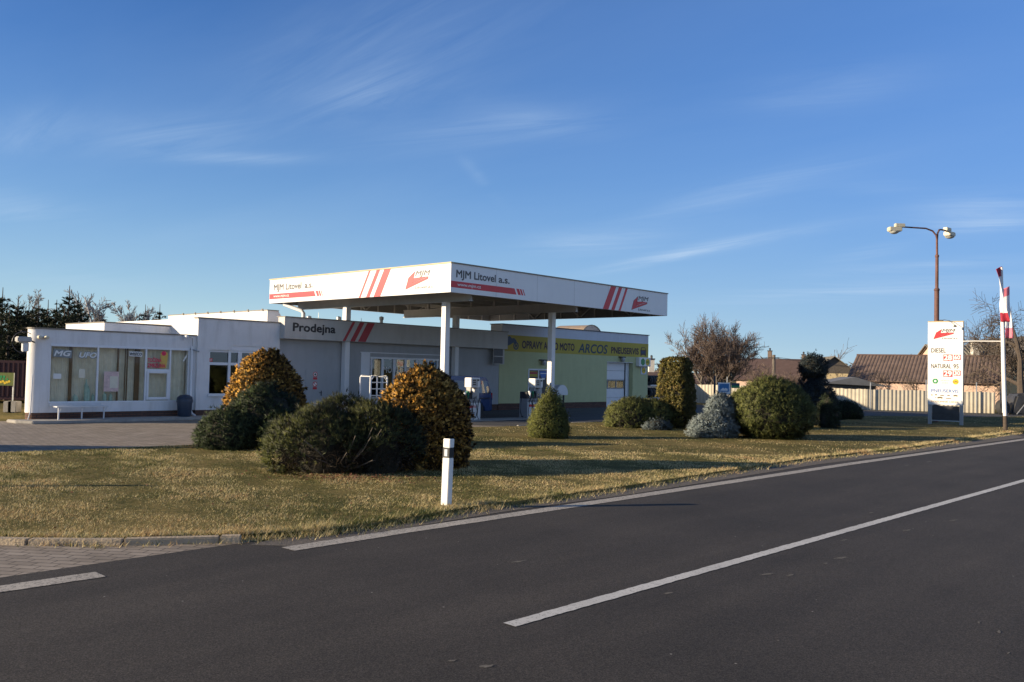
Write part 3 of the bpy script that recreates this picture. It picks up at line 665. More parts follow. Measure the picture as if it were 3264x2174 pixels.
def shrub(name, label, loc, lumps, matname, n, k, L, wd, spread, kind='needle', lump=.08, lf=3., p=2., rot=0., seed=1, shrink=.86, depth=.16, up=0., tb=.5, tl=.28, hole=.0, group=None, cat='shrub', stems=None, dead=0., inner=True, clump=.05, per=6):
    """lumps: list of (profile, sx, sy, centre, share)"""
    rng = np.random.default_rng(seed); o = thing(name, label, cat, (loc[0], loc[1], LZ-.02), 0, group)
    Vs = []; Fs = []; Ts = []; Ns = []; b = 0; core = MB()
    for i, (prof, sx, sy, c, share) in enumerate(lumps):
        m0 = max(40, int(n*share/per)); P, N, lm = shape_points(prof, m0, rng, sx, sy, lump, lf, p, rot, c, seed+i)
        jut = rng.normal(0, .25, m0)*clump; P = P+N*jut[:, None]; ctint = rng.normal(0, .13, m0)           # each clump juts out or sits back and has its own shade of green
        P = np.repeat(P, per, 0); N = np.repeat(N, per, 0); lm = np.repeat(lm, per); ctint = np.repeat(ctint, per)
        off = rng.normal(size=P.shape)*clump; P = P+off; OUT = unit(N+off/clump*.28)
        dep = depth*rng.uniform(0, 1, len(P))**2; P = P-N*dep[:, None]; P[:, 2] = np.maximum(P[:, 2], .02)
        t = np.clip(tb+tl*.6*lm+ctint+rng.normal(0, .08, len(P)), 0, 1); N = OUT
        if dead:
            zrel = (P[:, 2]-c[2])/prof[-1][0]; side = N[:, 0]*.55-N[:, 1]*.75; m = rng.uniform(size=len(P)) < dead*np.clip(.62+.12*lm-zrel, 0, .3)/.3*np.clip(side+.55, .1, 1); keep = ~m; P, N, t, lm = P[keep], N[keep], t[keep], lm[keep]
        if hole: keep = ~((lm < -hole) & (rng.uniform(size=len(P)) < .75)); P, N, t = P[keep], N[keep], t[keep]
        V, F, T, NN = blades(P, N, k, L, wd, spread, rng, t, kind, up, N)
        Ns.append(NN); Vs.append(V); Fs.append(F+b); Ts.append(T); b += len(V)
        if inner: body_mesh(core, prof, sx, sy, shrink, p, rot, c)
    npmesh('foliage', np.concatenate(Vs), np.concatenate(Fs), matname, o, np.concatenate(Ts), nrm=np.concatenate(Ns))
    if dead:                                                    # the brown dead interior that shows where the needles have thinned out
        Vd = []; Fd = []; Td = []; bb = 0
        for i, (prof, sx, sy, c, share) in enumerate(lumps):
            m = int(2600*share); P, N, lm = shape_points(prof, m, rng, sx*.9, sy*.9, lump, lf, p, rot, c, seed+i); P = P-N*rng.uniform(.0, .38, m)[:, None]; P[:, 2] = np.maximum(P[:, 2], .03)
            V, F, T = blades(P, N*.6, 4, .17, .010, .8, rng, np.clip(rng.normal(.45, .25, m), 0, 1)); Vd.append(V); Fd.append(F+bb); Td.append(T); bb += len(V)
        npmesh('dead_twigs', np.concatenate(Vd), np.concatenate(Fd), 'dead_needles', o, np.concatenate(Td))
    if inner: core.build('dark_core', 'needle_core', o, smooth=True)  # solid dark core for the inner twigs, added to block light through
    if stems:
        mb = MB(); r2 = random.Random(seed)
        for _ in range(stems[0]):
            a = r2.uniform(0, 6.28); R = stems[1]*r2.uniform(.45, 1.02); h = stems[2]*r2.uniform(.3, 1.)
            pts = [(r2.uniform(-.25, .25), r2.uniform(-.25, .25), .02)]
            for q in (.35, .7, 1.): pts.append((R*math.cos(a)*q*stems[3]+r2.uniform(-.06, .06), R*math.sin(a)*q*stems[4]+r2.uniform(-.06, .06), .04+h*q**1.4+r2.uniform(-.03, .03)))
            mb.tube(pts, [.022, .017, .012, .006], 5)
        mb.build('stem', stems[5] if len(stems) > 5 else 'bark_grey', o)
    return o
dome = lambda h, r, b=.8: [(0, r*b), (.12*h, r*.93), (.28*h, r), (.45*h, r*.97), (.62*h, r*.85), (.76*h, r*.68), (.88*h, r*.46), (.96*h, r*.24), (h, .02)]
ball = lambda h, r: [(0, r*.45), (.12*h, r*.78), (.3*h, r*.97), (.48*h, r), (.66*h, r*.92), (.82*h, r*.68), (.93*h, r*.4), (h, .02)]
egg = lambda h, r: [(0, r*.78), (.08*h, r*.95), (.2*h, r), (.38*h, r*.9), (.55*h, r*.72), (.72*h, r*.48), (.88*h, r*.24), (.97*h, r*.08), (h, .01)]
tall = lambda h, r: [(0, r*.88), (.2*h, r*.98), (.4*h, r), (.55*h, r*.93), (.7*h, r*.78), (.83*h, r*.56), (.93*h, r*.32), (h, .02)]
Z3 = (0, 0, 0)
FQ = FOLIAGE_Q
# foreground left: spreading spruce, tall gold dome behind it, mugo pine, second gold dome
a = G(776, 1436, LZ)
shrub('spreading_spruce', 'dark green spreading spruce bush in front of the taller golden dome', (a[0]-.02, a[1]+.75), [(dome(1.55, .78, .8), 1.15, .95, (.25, .1, 0), .55), (dome(.95, .72, .85), 1.15, .9, (-.42, -.2, 0), .40), (dome(.9, .55), 1., .9, (.75, -.35, 0), .25)], 'yew_needles', int(6500*FQ), 10, .10, .016, .55, lump=.11, lf=3.2, seed=11, stems=(10, .8, .3, 1, 1), depth=.2)
d1 = atD(842, 1430, 22.0)
shrub('golden_thuja', 'taller golden brown thuja dome rising behind the dark spruce bush', (d1[0], d1[1]), [(tall(2.33, .90), 1.0, .95, Z3, 1.)], 'thuja_gold', int(7500*FQ), 6, .095, .048, .6, 'leaf', lump=.06, lf=4.4, clump=.045, seed=12, depth=.05, tb=.69, group='golden thuja domes on the lawn')
a = G(1068, 1515, LZ)
shrub('mugo_pine', 'wide low dark pine bush with bare stems behind the white roadside post', (a[0]+.06, a[1]+.65), [(dome(1.16, .95, .7), 1.12, .82, (-.38, -.22, 0), .40), (dome(1.42, .85, .8), 1.15, .85, (-.15, .55, 0), .34), (dome(1.28, .85, .75), 1.05, .85, (.62, .0, 0), .36)], 'mugo_needles', int(8000*FQ), 13, .105, .011, .48, lump=.10, lf=3.4, seed=13, stems=(46, 1.25, .85, 1.15, .95), depth=.07, up=.35, dead=1.0, shrink=.45, tb=.62)
a = G(1366, 1495, LZ)
shrub('golden_thuja', 'rounder golden thuja dome between the low pine bush and the fuel pumps', (a[0]-.20, a[1]+.55), [(tall(1.98, .93), 1.0, .95, Z3, 1.)], 'thuja_gold', int(7500*FQ), 6, .095, .048, .6, 'leaf', lump=.06, lf=4.4, clump=.045, seed=14, depth=.05, tb=.69, group='golden thuja domes on the lawn')
a = G(1750, 1398, LZ)
shrub('dwarf_spruce', 'small bright green cone spruce in front of the right canopy column', (a[0]+.02, a[1]+.4), [(egg(1.47, .57), 1., 1., Z3, 1.)], 'cone_needles', int(6500*FQ), 9, .055, .012, .7, lump=.055, lf=6.5, seed=15, depth=.05, tb=.62)
a = G(2035, 1366, LZ)
shrub('mound_pine', 'flattened green pine mound left of the clipped hedge block', (a[0]+.05, a[1]+.7), [(dome(1.1, .85, .85), 1.05, .9, (-.22, 0, 0), .6), (dome(1.02, .80, .85), 1.05, .9, (.50, .1, 0), .5)], 'pine_needles', int(6000*FQ), 11, .09, .013, .55, lump=.08, lf=3.6, seed=16, tb=.72, depth=.07, stems=(16, .9, .35, 1.1, .9), dead=.4)
a = G(2095, 1371, LZ)
shrub('blue_dwarf_spruce', 'tiny blue grey spruce at the foot of the green mound', (a[0], a[1]+.2), [(dome(.36, .36, .8), 1.25, .9, Z3, 1.)], 'blue_needles', int(900*FQ), 10, .07, .014, .6, lump=.07, lf=6., seed=17, tb=.4)
bx = [(0, .54), (.3, .57), (.8, .57), (1.6, .51), (2.3, .45), (2.45, .43), (2.52, .36), (2.55, .02)]
a = atD(2152, 1370, 32.4)
shrub('clipped_thuja', 'tall clipped thuja hedge block with flat faces and square top', (a[0], a[1]), [(bx, 1., 1., Z3, 1.)], 'thuja_green', int(9000*FQ), 6, .07, .03, .6, 'leaf', lump=.025, lf=5., p=9., rot=math.radians(-33.5), clump=.022, seed=18, tb=.62, depth=.04, shrink=.9, cat='hedge')
a = G(2285, 1398, LZ)
shrub('blue_spruce', 'pale blue grey spreading spruce in two tiers left of the big pine ball', (a[0]+.1, a[1]+.7), [(dome(.72, .64, .8), 1.15, .9, (-.05, -.1, 0), .6), (dome(.66, .42, .75), 1.05, .95, (.20, .15, .66), .42)], 'blue_needles', int(5200*FQ), 9, .10, .020, .55, lump=.12, lf=4.5, seed=19, tb=.7, depth=.07, shrink=.8)
a = G(2480, 1402, LZ)
shrub('ball_pine', 'big rounded green pine ball in the middle of the right lawn', (a[0]+.05, a[1]+.95), [(ball(1.84, 1.25), 1.03, .95, Z3, 1.)], 'pine_needles', int(8500*FQ), 13, .115, .013, .50, lump=.10, lf=4.2, seed=20, tb=.72, depth=.07, up=.3, stems=(26, 1.2, .6, 1., 1.), shrink=.84, dead=.35)
a = atD(2590, 1350, 36.5)
shrub('topiary_spruce', 'dark blue topiary spruce with ball head behind the pine ball', (a[0], a[1]), [(tall(2.05, .95), 1., 1., Z3, .7), (ball(1.02, .52), 1., 1., (-.02, 0, 1.87), .3)], 'dark_blue_needles', int(7000*FQ), 9, .09, .018, .6, lump=.07, lf=4., seed=21)
a = atD(2640, 1352, 34.5)
shrub('cone_conifer', 'dark green rounded conifer right of the pine ball, one tip catching the sun', (a[0], a[1]), [(tall(1.32, .38), 1., 1., Z3, 1.)], 'yew_needles', int(2200*FQ), 8, .07, .016, .6, lump=.06, lf=5., seed=22, tb=.4)
a = G(2703, 1336, LZ)
shrub('low_juniper', 'low dark conifer mound between the topiary spruce and the price board', (a[0], a[1]+.5), [(dome(.82, .8, .85), 1.05, .9, Z3, 1.)], 'yew_needles', int(3000*FQ), 8, .09, .02, .6, lump=.07, lf=4., seed=23)
# beyond the left edge of the picture: what throws the long shadows there
shrub('shade_thuja', 'tall clipped thuja column at the far left end of the lawn', (-21.2, 17.3), [(tall(3.9, 1.15), 1., 1., Z3, 1.)], 'thuja_green', int(3500*FQ), 6, .1, .05, .6, 'leaf', seed=24, cat='hedge')
shrub('shade_shrub', 'round dark shrub near the left end of the lawn', (-15.9, 15.1), [(dome(1.5, .8), 1., 1., Z3, 1.)], 'yew_needles', int(2500*FQ), 8, .09, .02, .6, seed=25)

# dead leaves and twigs under the pine
mb = MB(); a = G(1080, 1525, LZ)
for _ in range(420):
    x = a[0]+random.gauss(.25, .75); y = a[1]+random.gauss(-.05, .28); s = random.uniform(.015, .035); th = random.uniform(0, 6.28); z = LZ+random.uniform(.005, .05)
    dx, dy = math.cos(th)*s, math.sin(th)*s
    mb.poly([(x-dx, y-dy, z), (x+dy*.5, y-dx*.5, z+random.uniform(0, .02)), (x+dx, y+dy, z+random.uniform(-.01, .02)), (x-dy*.5, y+dx*.5, z)])
for _ in range(900):                                          # a thin scatter over the whole lawn
    x = random.uniform(-9, 16); y = random.uniform(9.8, 30)
    if not inside(np.array([x]), np.array([y]), LAWN)[0]: continue
    s = random.uniform(.012, .03); th = random.uniform(0, 6.28); z = LZ+random.uniform(.012, .035); dx, dy = math.cos(th)*s, math.sin(th)*s
    mb.poly([(x-dx, y-dy, z), (x+dy*.5, y-dx*.5, z+random.uniform(0, .02)), (x+dx, y+dy, z+random.uniform(-.01, .02)), (x-dy*.5, y+dx*.5, z)])
tag(mb.build('leaf_litter', 'dead_leaf'), 'brown dead leaves scattered on the lawn and under the low pine bush', 'leaf litter', kind='stuff')

# ------------------------------------------------------------------ bare trees
def bare_tree(name, label, loc, h, seed, barkm='bark', twigm=None, stems=1, spread=.5, levels=4, up=.25, thick=.14, wide=1., first=.25, group=None, kids=(4, 6), ratio=(.45, .68), minr=.008, z=0.):
    rng = random.Random(seed); o = thing(name, label, 'tree', (loc[0], loc[1], z), 0, group)
    tr = MB(); tw = MB()
    def grow(p, d, L, r, lev):
        n = 3 if lev else 5; pts = [p]; rs = [r]; q = Vector(p); dd = Vector(d)
        for i in range(n):
            dd = (dd+Vector((rng.gauss(0, .10), rng.gauss(0, .10), rng.gauss(0, .06)+up*.12))).normalized(); q = q+dd*(L/n); pts.append(q.copy()); rs.append(max(minr, r*(1-.72*(i+1)/n)))
        (tr if lev <= 1 else tw).tube(pts, rs, 6 if lev == 0 else (4 if lev == 1 else 3), cap=False)
        if lev >= levels: return
        for k in range(rng.randint(*kids)):
            s = first+(1-first)*(k+rng.random())/kids[1] if lev == 0 else .2+.8*rng.random()
            s = min(s, .98); i = min(int(s*n), n-1); f = s*n-i; bp = pts[i].lerp(pts[i+1], f); br = rs[i]*.62
            a = rng.uniform(0, 6.28); ax = (pts[i+1]-pts[i]).normalized(); perp = ax.cross(Vector((math.cos(a), math.sin(a), .2))).normalized()
            nd = (ax*(1-spread*.55)+perp*(spread+.25*rng.random())+Vector((0, 0, up*.5))).normalized(); nd = Vector((nd.x*wide, nd.y*wide, nd.z)).normalized()
            grow(bp, nd, L*rng.uniform(*ratio)*(1-.35*s if lev == 0 else 1), max(minr, br), lev+1)
    for k in range(stems):
        a = rng.uniform(0, 6.28); ln = 0 if stems == 1 else rng.uniform(.05, .8)
        grow(Vector((.18*math.cos(a), .18*math.sin(a), -.1)) if stems > 1 else Vector((0, 0, -.1)), Vector((ln*math.cos(a), ln*math.sin(a), 1)).normalized(), h*(rng.uniform(.6, .8) if stems > 1 else .72), thick*(rng.uniform(.5, .8) if stems > 1 else 1), 0)
    tr.build('trunk', barkm, o); tw.build('crown', twigm or barkm, o)
    return o
p = atD(3252, 1240, 59)
bare_tree('walnut_tree', 'large bare spreading tree behind the flagpole at the right edge', (p[0], p[1]), 8.3, 31, 'bark', 'bark', spread=.75, levels=4, up=.12, thick=.26, wide=1.15, first=.2, kids=(6, 8), ratio=(.5, .72), minr=.011)
p = atD(2284, 1230, 67)
bare_tree('pollard_tree', 'broad bare tree with many upright shoots behind the fence', (p[0], p[1]), 6.3, 32, 'bark_grey', 'bark_red', stems=13, spread=.55, levels=3, up=.55, thick=.13, wide=1.15, first=.25, kids=(8, 11), ratio=(.38, .6), minr=.010)
for (x, D, hh, sd, w_) in [(2440, 74, 3.3, 33, 'reddish bare bush directly right of the broad bare tree'), (2530, 78, 3.2, 34, 'reddish bare bush in front of the long red roof'), (2600, 80, 2.9, 35, 'reddish bare bush behind the topiary spruce'), (2150, 72, 2.4, 36, 'low bare bush seen over the fence beside the hedge block')]:
    p = atD(x, 1230, D); bare_tree('bare_bush', w_, (p[0], p[1]), hh, sd, 'bark_red', 'bark_red', stems=8, spread=.55, levels=2, up=.3, thick=.07, kids=(6, 9), ratio=(.4, .65), minr=.012, group='bare bushes behind the fence')
for (x, D, hh, sd, w_) in [(2835, 62, 3.6, 37, 'small bare fruit tree in front of the brown tiled roof'), (2700, 66, 2.8, 38, 'small bare fruit tree before the timber gable'), (2925, 61, 2.6, 39, 'thin bare fruit tree just left of the price board')]:
    p = atD(x, 1240, D); bare_tree('fruit_tree', w_, (p[0], p[1]), hh, sd, 'bark', 'bark', spread=.65, levels=3, up=.1, thick=.08, kids=(4, 6), ratio=(.5, .75), minr=.009, group='bare fruit trees behind the fence')
p = atD(2867, 1135, 120); bare_tree('far_birch', 'tiny bare tree poking over the brown tiled roof', (p[0], p[1]), 6.3, 40, 'bark_red', 'bark_red', spread=.4, levels=2, kids=(7, 9), minr=.02)
p = atD(2670, 1130, 125); bare_tree('far_bare_tree', 'small bare tree above the timber gable', (p[0], p[1]), 7.6, 43, 'bark_red', 'bark_red', spread=.5, levels=2, kids=(6, 8), minr=.02)
p = atD(312, 1100, 52); bare_tree('birch_tree', 'tall pale bare birch behind the low white wing', (p[0], p[1]), 8.4, 41, 'bark_birch', 'twig_pale', spread=.5, levels=3, up=.3, thick=.10, first=.25, kids=(8, 10), ratio=(.32, .48), minr=.015, group='bare birches behind the shop')
for (x, y, D, hh, sd, w_) in [(388, 1100, 54, 6.9, 42, 'smaller bare birch right of the tall one'), (425, 1100, 57, 7.6, 44, 'slim bare birch beside the roof box'), (75, 1100, 62, 8.4, 45, 'bare pale tree seen between the leftmost spruces'), (262, 1100, 58, 7.2, 46, 'slight bare birch left of the tall one')]:
    p = atD(x, y, D); bare_tree('birch_tree', w_, (p[0], p[1]), hh, sd, 'twig_pale', 'twig_pale', spread=.5, levels=3, up=.3, thick=.06, first=.2, kids=(8, 10), ratio=(.3, .45), minr=.014, group='bare birches behind the shop')

# ------------------------------------------------------------------ spruces behind the left wing
def spruce(label, loc, h, seed, rmax=1.7):
    rng = np.random.default_rng(seed); o = thing('spruce_tree', label, 'tree', (loc[0], loc[1], 0), 0, 'spruces behind the shop')
    mb = MB(); mb.tube([(0, 0, 0), (0, 0, h*.6), (.02, 0, h*.88), (.02, 0, h*1.02)], [.12, .07, .03, .014], 6); 
    Ps = []; Ds = []
    z = .5
    while z < h*.90:
        f = max(.03, 1-z/(h*.94)); R = rmax*(f**.8)*rng.uniform(.8, 1.1)+.06; nb = int(5+5*f); a0 = rng.uniform(0, 6.28)
        for k in range(nb):
            a = a0+6.283*k/nb+rng.normal(0, .2); L = R*rng.uniform(.65, 1.15); rise = .42 if f < .3 else .05-.25*f
            tip = np.array([math.cos(a)*L, math.sin(a)*L, z+L*rise+.12*L]); base = np.array([0, 0, z])
            mb.tube([tuple(base), tuple((base+tip)/2+np.array([0, 0, -.06*L])), tuple(tip)], [.018, .012, .005], 3, cap=False)
            m = max(3, int(L*14)); s = rng.uniform(.12, 1., m)
            pos = base+(tip-base)*s[:, None]+rng.normal(0, .05+.08*L, (m, 3))*np.array([1, 1, .35])
            Ps.append(pos); Ds.append(np.repeat(((tip-base)/np.linalg.norm(tip-base))[None], m, 0))
        z += .17+.22*f if f > .35 else .26
    P = np.concatenate(Ps); D = np.concatenate(Ds)
    V, F, T = blades(P, D, 8, .17, .06, .6, rng, np.clip(rng.normal(.5, .2, len(P)), 0, 1))
    mb.build('trunk', 'bark', o); npmesh('crown', V, F, 'spruce_needles', o, T)
SP = [(-60, 905, 45, 'outside the left edge of the picture'), (8, 923, 44, 'at the left edge with a long bare leader'), (57, 948, 46, 'second from the left edge'), (92, 966, 49, 'low and bushy, third from the left edge'), (123, 950, 47, 'in the middle of the row, above the floodlight'), (153, 961, 50, 'with the thin leader right of the middle one'), (180, 961, 48, 'dense and blunt left of the tallest one'), (221, 917, 46, 'tallest and slimmest, left of the birch'), (249, 948, 48, 'standing just right of the tallest one'), (463, 976, 56, 'small, above the white roof box'), (509, 975, 58, 'small, left of the sloping white roof end'), (30, 985, 43, 'short and wide at the left edge'), (-30, 960, 50, 'hidden mostly by its neighbours at the left edge'), (205, 985, 44, 'short, filling the gap before the tallest one')]
for i, (x, y, D, w_) in enumerate(SP):
    q = atD(x, y, D); spruce('dark spruce '+w_, (q[0], q[1]), q[2], 60+i, 2.0 if x < 300 else 1.2)
# the dense wood further back, read as one mass
rng = np.random.default_rng(99); Ps = []
for k in range(60):
    x = rng.uniform(-75, -22); y = 66+rng.uniform(0, 14)+.15*(x+50); h = rng.uniform(3.5, 6.0)
    t = rng.uniform(0, 1, 260)**.7; r = 2.0*(1-t)+.15; a = rng.uniform(0, 6.28, 260); Ps.append(np.stack([x+r*np.cos(a), y+r*np.sin(a), t*h], 1))
P = np.concatenate(Ps); V, F, T = blades(P, unit(rng.normal(size=(len(P), 3))), 3, .5, .2, .6, rng, np.clip(rng.normal(.4, .2, len(P)), 0, 1))
o = npmesh('far_wood', V, F, 'spruce_needles', tint=T); tag(o, 'dense dark spruce wood behind the row of trees', 'wood', kind='stuff')
# low tree belt along the horizon
Ps = []
for k in range(170):
    a = math.radians(rng.uniform(-55, 62)); R = rng.uniform(260, 340); h = rng.uniform(3, 7)
    t = rng.uniform(0, 1, 120); r = 4.5*(1-t*.7); b = rng.uniform(0, 6.28, 120); Ps.append(np.stack([R*math.sin(a)+r*np.cos(b), R*math.cos(a)+r*np.sin(b), t*h], 1))
P = np.concatenate(Ps); V, F, T = blades(P, unit(rng.normal(size=(len(P), 3))), 2, 1.6, .7, .6, rng, np.clip(rng.normal(.5, .2, len(P)), 0, 1))
foliage_mat('far_twigs', [(0., (.05, .04, .03)), (.5, (.11, .085, .065)), (1., (.16, .125, .095))], trans=.1)
o = npmesh('tree_belt', V, F, 'far_twigs', tint=T); tag(o, 'far line of bare trees on the horizon', 'tree belt', kind='stuff')
# ------------------------------------------------------------------ the white shop building: low wing, middle block, shop with fascia
BX, BY, BZ = bw(0, 0)
def bthing(name, label, cat, group=None): return thing(name, label, cat, (BX, BY, 0), BROT, group)
def fpoly(mb, pts, y, th=.004):                     # polygon on a front (facing -Y) plane at local depth y
    mb.prism(pts, (0, y, 0), FX, FY, FN, -.001, th)
def ftext(mb, s, x0, z0, y, w=None, h=None, **k): text_into(mb, s, (x0, y, z0), FX, FY, FN, w, h, **k)
shop = bthing('shop_building', 'long white flat roofed shop building left of the fuel canopy', 'building')
R = .33
mb = MB()   # low wing: front wall pieces round the big window, rounded left corner, end wall, back
def arc(r, n=9): return [(R-r*math.sin(math.radians(90)*0+math.radians(a)), R-r*math.cos(math.radians(a))) for a in np.linspace(0, 113, n)]
outer = arc(R); inner = arc(R-.2)
def corner(z0, z1, pad=0.):
    pts = [(x, y) for x, y in arc(R+pad)]+[(x, y) for x, y in reversed(inner)]
    mb.prism(pts, (0, 0, 0), (1, 0, 0), (0, 1, 0), (0, 0, 1), z0, z1)
corner(.30, 3.0)
ex, ey = outer[-1]; dx, dy = math.sin(math.radians(23)), math.cos(math.radians(23))
mb.prism([(ex, ey), (ex+dx*8, ey+dy*8), (ex+dx*8+.2, ey+dy*8), (ex+.2, ey+.02)], (0, 0, 0), (1, 0, 0), (0, 1, 0), (0, 0, 1), .30, 3.0)
mb.box(R, .58, 0, .2, .30, 3.0); mb.box(5.34, 5.60, 0, .2, .30, 3.0); mb.box(.58, 5.34, 0, .2, 2.54, 3.0); mb.box(.58, 5.34, 0, .2, .30, .64)
mb.build('low_wing_wall', 'white_render', shop, smooth=True)
mb = MB(); corner(0, .30, -.02); mb.box(R, 5.60, .02, .2, 0, .30); mb.prism([(ex+.02, ey), (ex+dx*8+.02, ey+dy*8), (ex+dx*8+.2, ey+dy*8), (ex+.2, ey+.02)], (0, 0, 0), (1, 0, 0), (0, 1, 0), (0, 0, 1), 0, .30)
mb.box(5.60, 9.05, -.10, .1, 0, .30); mb.box(9.05, 21.8, .02, .2, 0, .30)
mb.build('plinth', 'brick_plinth', shop)
mb = MB(); pts = [(x, y) for x, y in arc(R+.035)]; mb.prism(pts+[(x, y) for x, y in reversed(inner)], (0, 0, 0), (1, 0, 0), (0, 1, 0), (0, 0, 1), 3.0, 3.045); mb.box(R, 5.60, -.035, .2, 3.0, 3.045)
mb.box(5.56, 9.05, -.16, .15, 3.66, 3.70); mb.box(9.02, 21.94, -.49, .1, 3.90, 3.935)
mb.build('coping', 'coping', shop)
mb = MB(); mb.prism([(.2, .2), (5.6, .2), (5.6, 9), (3.9, 9)], (0, 0, 0), (1, 0, 0), (0, 1, 0), (0, 0, 1), 2.8, 2.9); mb.box(5.75, 9.05, .2, 9, 3.45, 3.55); mb.box(9.05, 21.8, .2, 10, 3.55, 3.65)
mb.build('roof', 'roof_felt', shop)
# big shop window of the wing: glass, curtain, frame
win = thing('showroom_window', None, None); win.parent = shop
fr = MB()
for x in (2.10, 3.755, 4.64): fr.box(x-.03, x+.03, -.005, .07, .64, 2.46)
fr.box(.58, 5.34, -.02, .07, 2.46, 2.54); fr.box(.58, 5.34, -.005, .07, .62, .66); fr.box(.58, .60, .0, .07, .66, 2.46); fr.box(5.315, 5.34, 0, .07, .66, 2.46)
fr.box(3.785, 4.61, .0, .07, 1.70, 1.77)
fr.build('frame', 'pvc_white', win)
mb = MB(); mb.quad((.60, .03, .66), (5.315, .03, .66), (5.315, .03, 2.46), (.60, .03, 2.46)); mb.build('pane', 'shop_glass', win)
mb = MB()   # vertical-blind curtain, waved
n = 330; b0 = 0
for k in range(n+1):
    x = .58+4.76*k/n; y = .34+.018*math.sin(k*1.9)+.012*math.sin(k*.37); mb.v += [(x, y, .6), (x, y, 2.56)]
for k in range(n): mb.f.append([2*k, 2*k+2, 2*k+3, 2*k+1]); mb.m.append(0)
mb.build('curtain', 'curtain', win)
for x, w_ in ((1.31, .09), (2.88, .05), (3.13, .02), (3.20, .025), (3.55, .16)): mb = MB(); mb.box(x-w_/2, x+w_/2, .22, .27, .62, 2.5); mb.build('curtain_stripe', 'curtain_brown', win)
mb = MB(); mb.box(.2, 5.5, .42, .46, .1, 2.7); mb.build('back_panel', 'curtain', win)
# serving hatch
hb = MB(); hb.box(3.79, 3.865, -.03, .05, .69, 1.72); hb.box(4.53, 4.61, -.03, .05, .69, 1.72); hb.box(3.865, 4.53, -.03, .05, 1.62, 1.72); hb.box(3.865, 4.53, -.03, .05, .69, .78)
hb.build('hatch', 'pvc_white', win, bevel=.008)
# stickers and notices on the glass
yg = .026
def sticker(fn, m, name='sticker'): mb = MB(); fn(mb); return mb.build(name, m, win)
sticker(lambda m: fpoly(m, [(.66, 2.12), (1.25, 2.08), (1.27, 2.34), (.68, 2.38)], yg), 'sticker_grey')
sticker(lambda m: ftext(m, 'MG', .70, 2.15, yg-.006, .52, .17, shear=.25, bold=.035), 'sticker_white')
sticker(lambda m: ftext(m, 'UFO', 1.49, 2.10, yg-.002, .58, .20, shear=.25, bold=.07), 'sticker_grey')
sticker(lambda m: ftext(m, 'UFO', 1.50, 2.115, yg-.006, .55, .17, shear=.25, bold=.03), 'sticker_white')
sticker(lambda m: fpoly(m, [(3.16, 2.20), (3.62, 2.19), (3.62, 2.36), (3.16, 2.37)], yg), 'sticker_white')
sticker(lambda m: ftext(m, 'WISECO', 3.18, 2.23, yg-.006, .42, .10, shear=.3, bold=.03), 'sign_black')
sticker(lambda m: fpoly(m, [(4.27, 1.80), (4.50, 1.80), (4.56, 2.25), (4.54, 2.36), (4.40, 2.42), (4.28, 2.34)], yg, .003), 'ice_yellow')
sticker(lambda m: fpoly(m, circ(4.40, 2.33, .085, 16), yg-.002, .003), 'ice_pink')
sticker(lambda m: (ftext(m, 'TOČENÁ', 3.82, 2.02, yg-.006, .50, .17, bold=.035), ftext(m, 'ZMRZLINA', 3.82, 1.83, yg-.006, .64, .13, bold=.035)), 'ice_pink')
sticker(lambda m: fpoly(m, [(.70, 1.40), (.95, 1.40), (.95, 1.57), (.70, 1.57)], yg), 'sticker_white', 'notice')
sticker(lambda m: fpoly(m, [(1.50, 1.44), (1.70, 1.44), (1.70, 1.73), (1.50, 1.73)], yg), 'paper_cream', 'notice')
sticker(lambda m: fpoly(m, [(2.33, .98), (2.83, .98), (2.83, 1.66), (2.33, 1.66)], yg), 'paper_pink', 'poster')
sticker(lambda m: fpoly(m, [(2.53, 1.10), (2.80, 1.10), (2.80, 1.50), (2.53, 1.50)], yg-.004, .003), 'paper_cream', 'poster')
sticker(lambda m: fpoly(m, [(5.12, 2.08), (5.16, 2.06), (5.28, 2.26), (5.25, 2.30)], yg), 'sticker_white', 'sticker')
for x, r, h in ((1.44, .05, .22), (1.50, .045, .18), (1.80, .06, .72), (1.88, .05, .5), (2.03, .05, .24), (2.62, .06, .25), (2.42, .06, .3)): mb = MB(); mb.lathe([(r, .67), (r, .67+h*.7), (r*.35, .67+h*.85), (r*.35, .67+h)], 10, (x, .14, 0)); mb.build('bottle', 'plastic_green', win)
# middle block
mb = MB(); Y0 = -.12
mb.box(5.60, 6.08, Y0, .1, .30, 3.66); mb.box(8.90, 9.05, Y0, .1, .30, 3.66); mb.box(6.08, 6.95, Y0, .1, .30, .82); mb.box(6.08, 6.97, Y0, .1, 2.52, 3.66); mb.box(6.97, 8.90, Y0, .1, 2.70, 3.66)
mb.box(5.60, 5.80, .1, 9, .30, 3.66)
mb.build('middle_block_wall', 'white_render', shop)
w2 = thing('corner_window', None, None); w2.parent = shop
fr = MB(); yf0, yf1 = -.05, .03
fr.box(6.08, 6.14, yf0, yf1, .82, 2.52); fr.box(6.14, 8.90, yf0, yf1, 2.44, 2.52); fr.box(6.88, 6.98, yf0-.02, yf1, .15, 2.46); fr.box(7.28, 7.44, yf0-.02, yf1, .15, 2.46); fr.box(8.80, 8.90, yf0, yf1, .15, 2.44)
fr.box(6.14, 6.88, yf0, yf1, 1.96, 2.06); fr.box(6.98, 7.28, yf0, yf1, 1.96, 2.06); fr.box(7.44, 8.80, yf0, yf1, 1.96, 2.06); fr.box(6.98, 8.80, yf0, yf1, .1, .25)
fr.box(6.05, 6.90, -.19, yf1, .80, .90); fr.box(6.97, 8.88, yf0-.03, yf1, 2.52, 2.70)
fr.build('frame', 'pvc_white', w2)
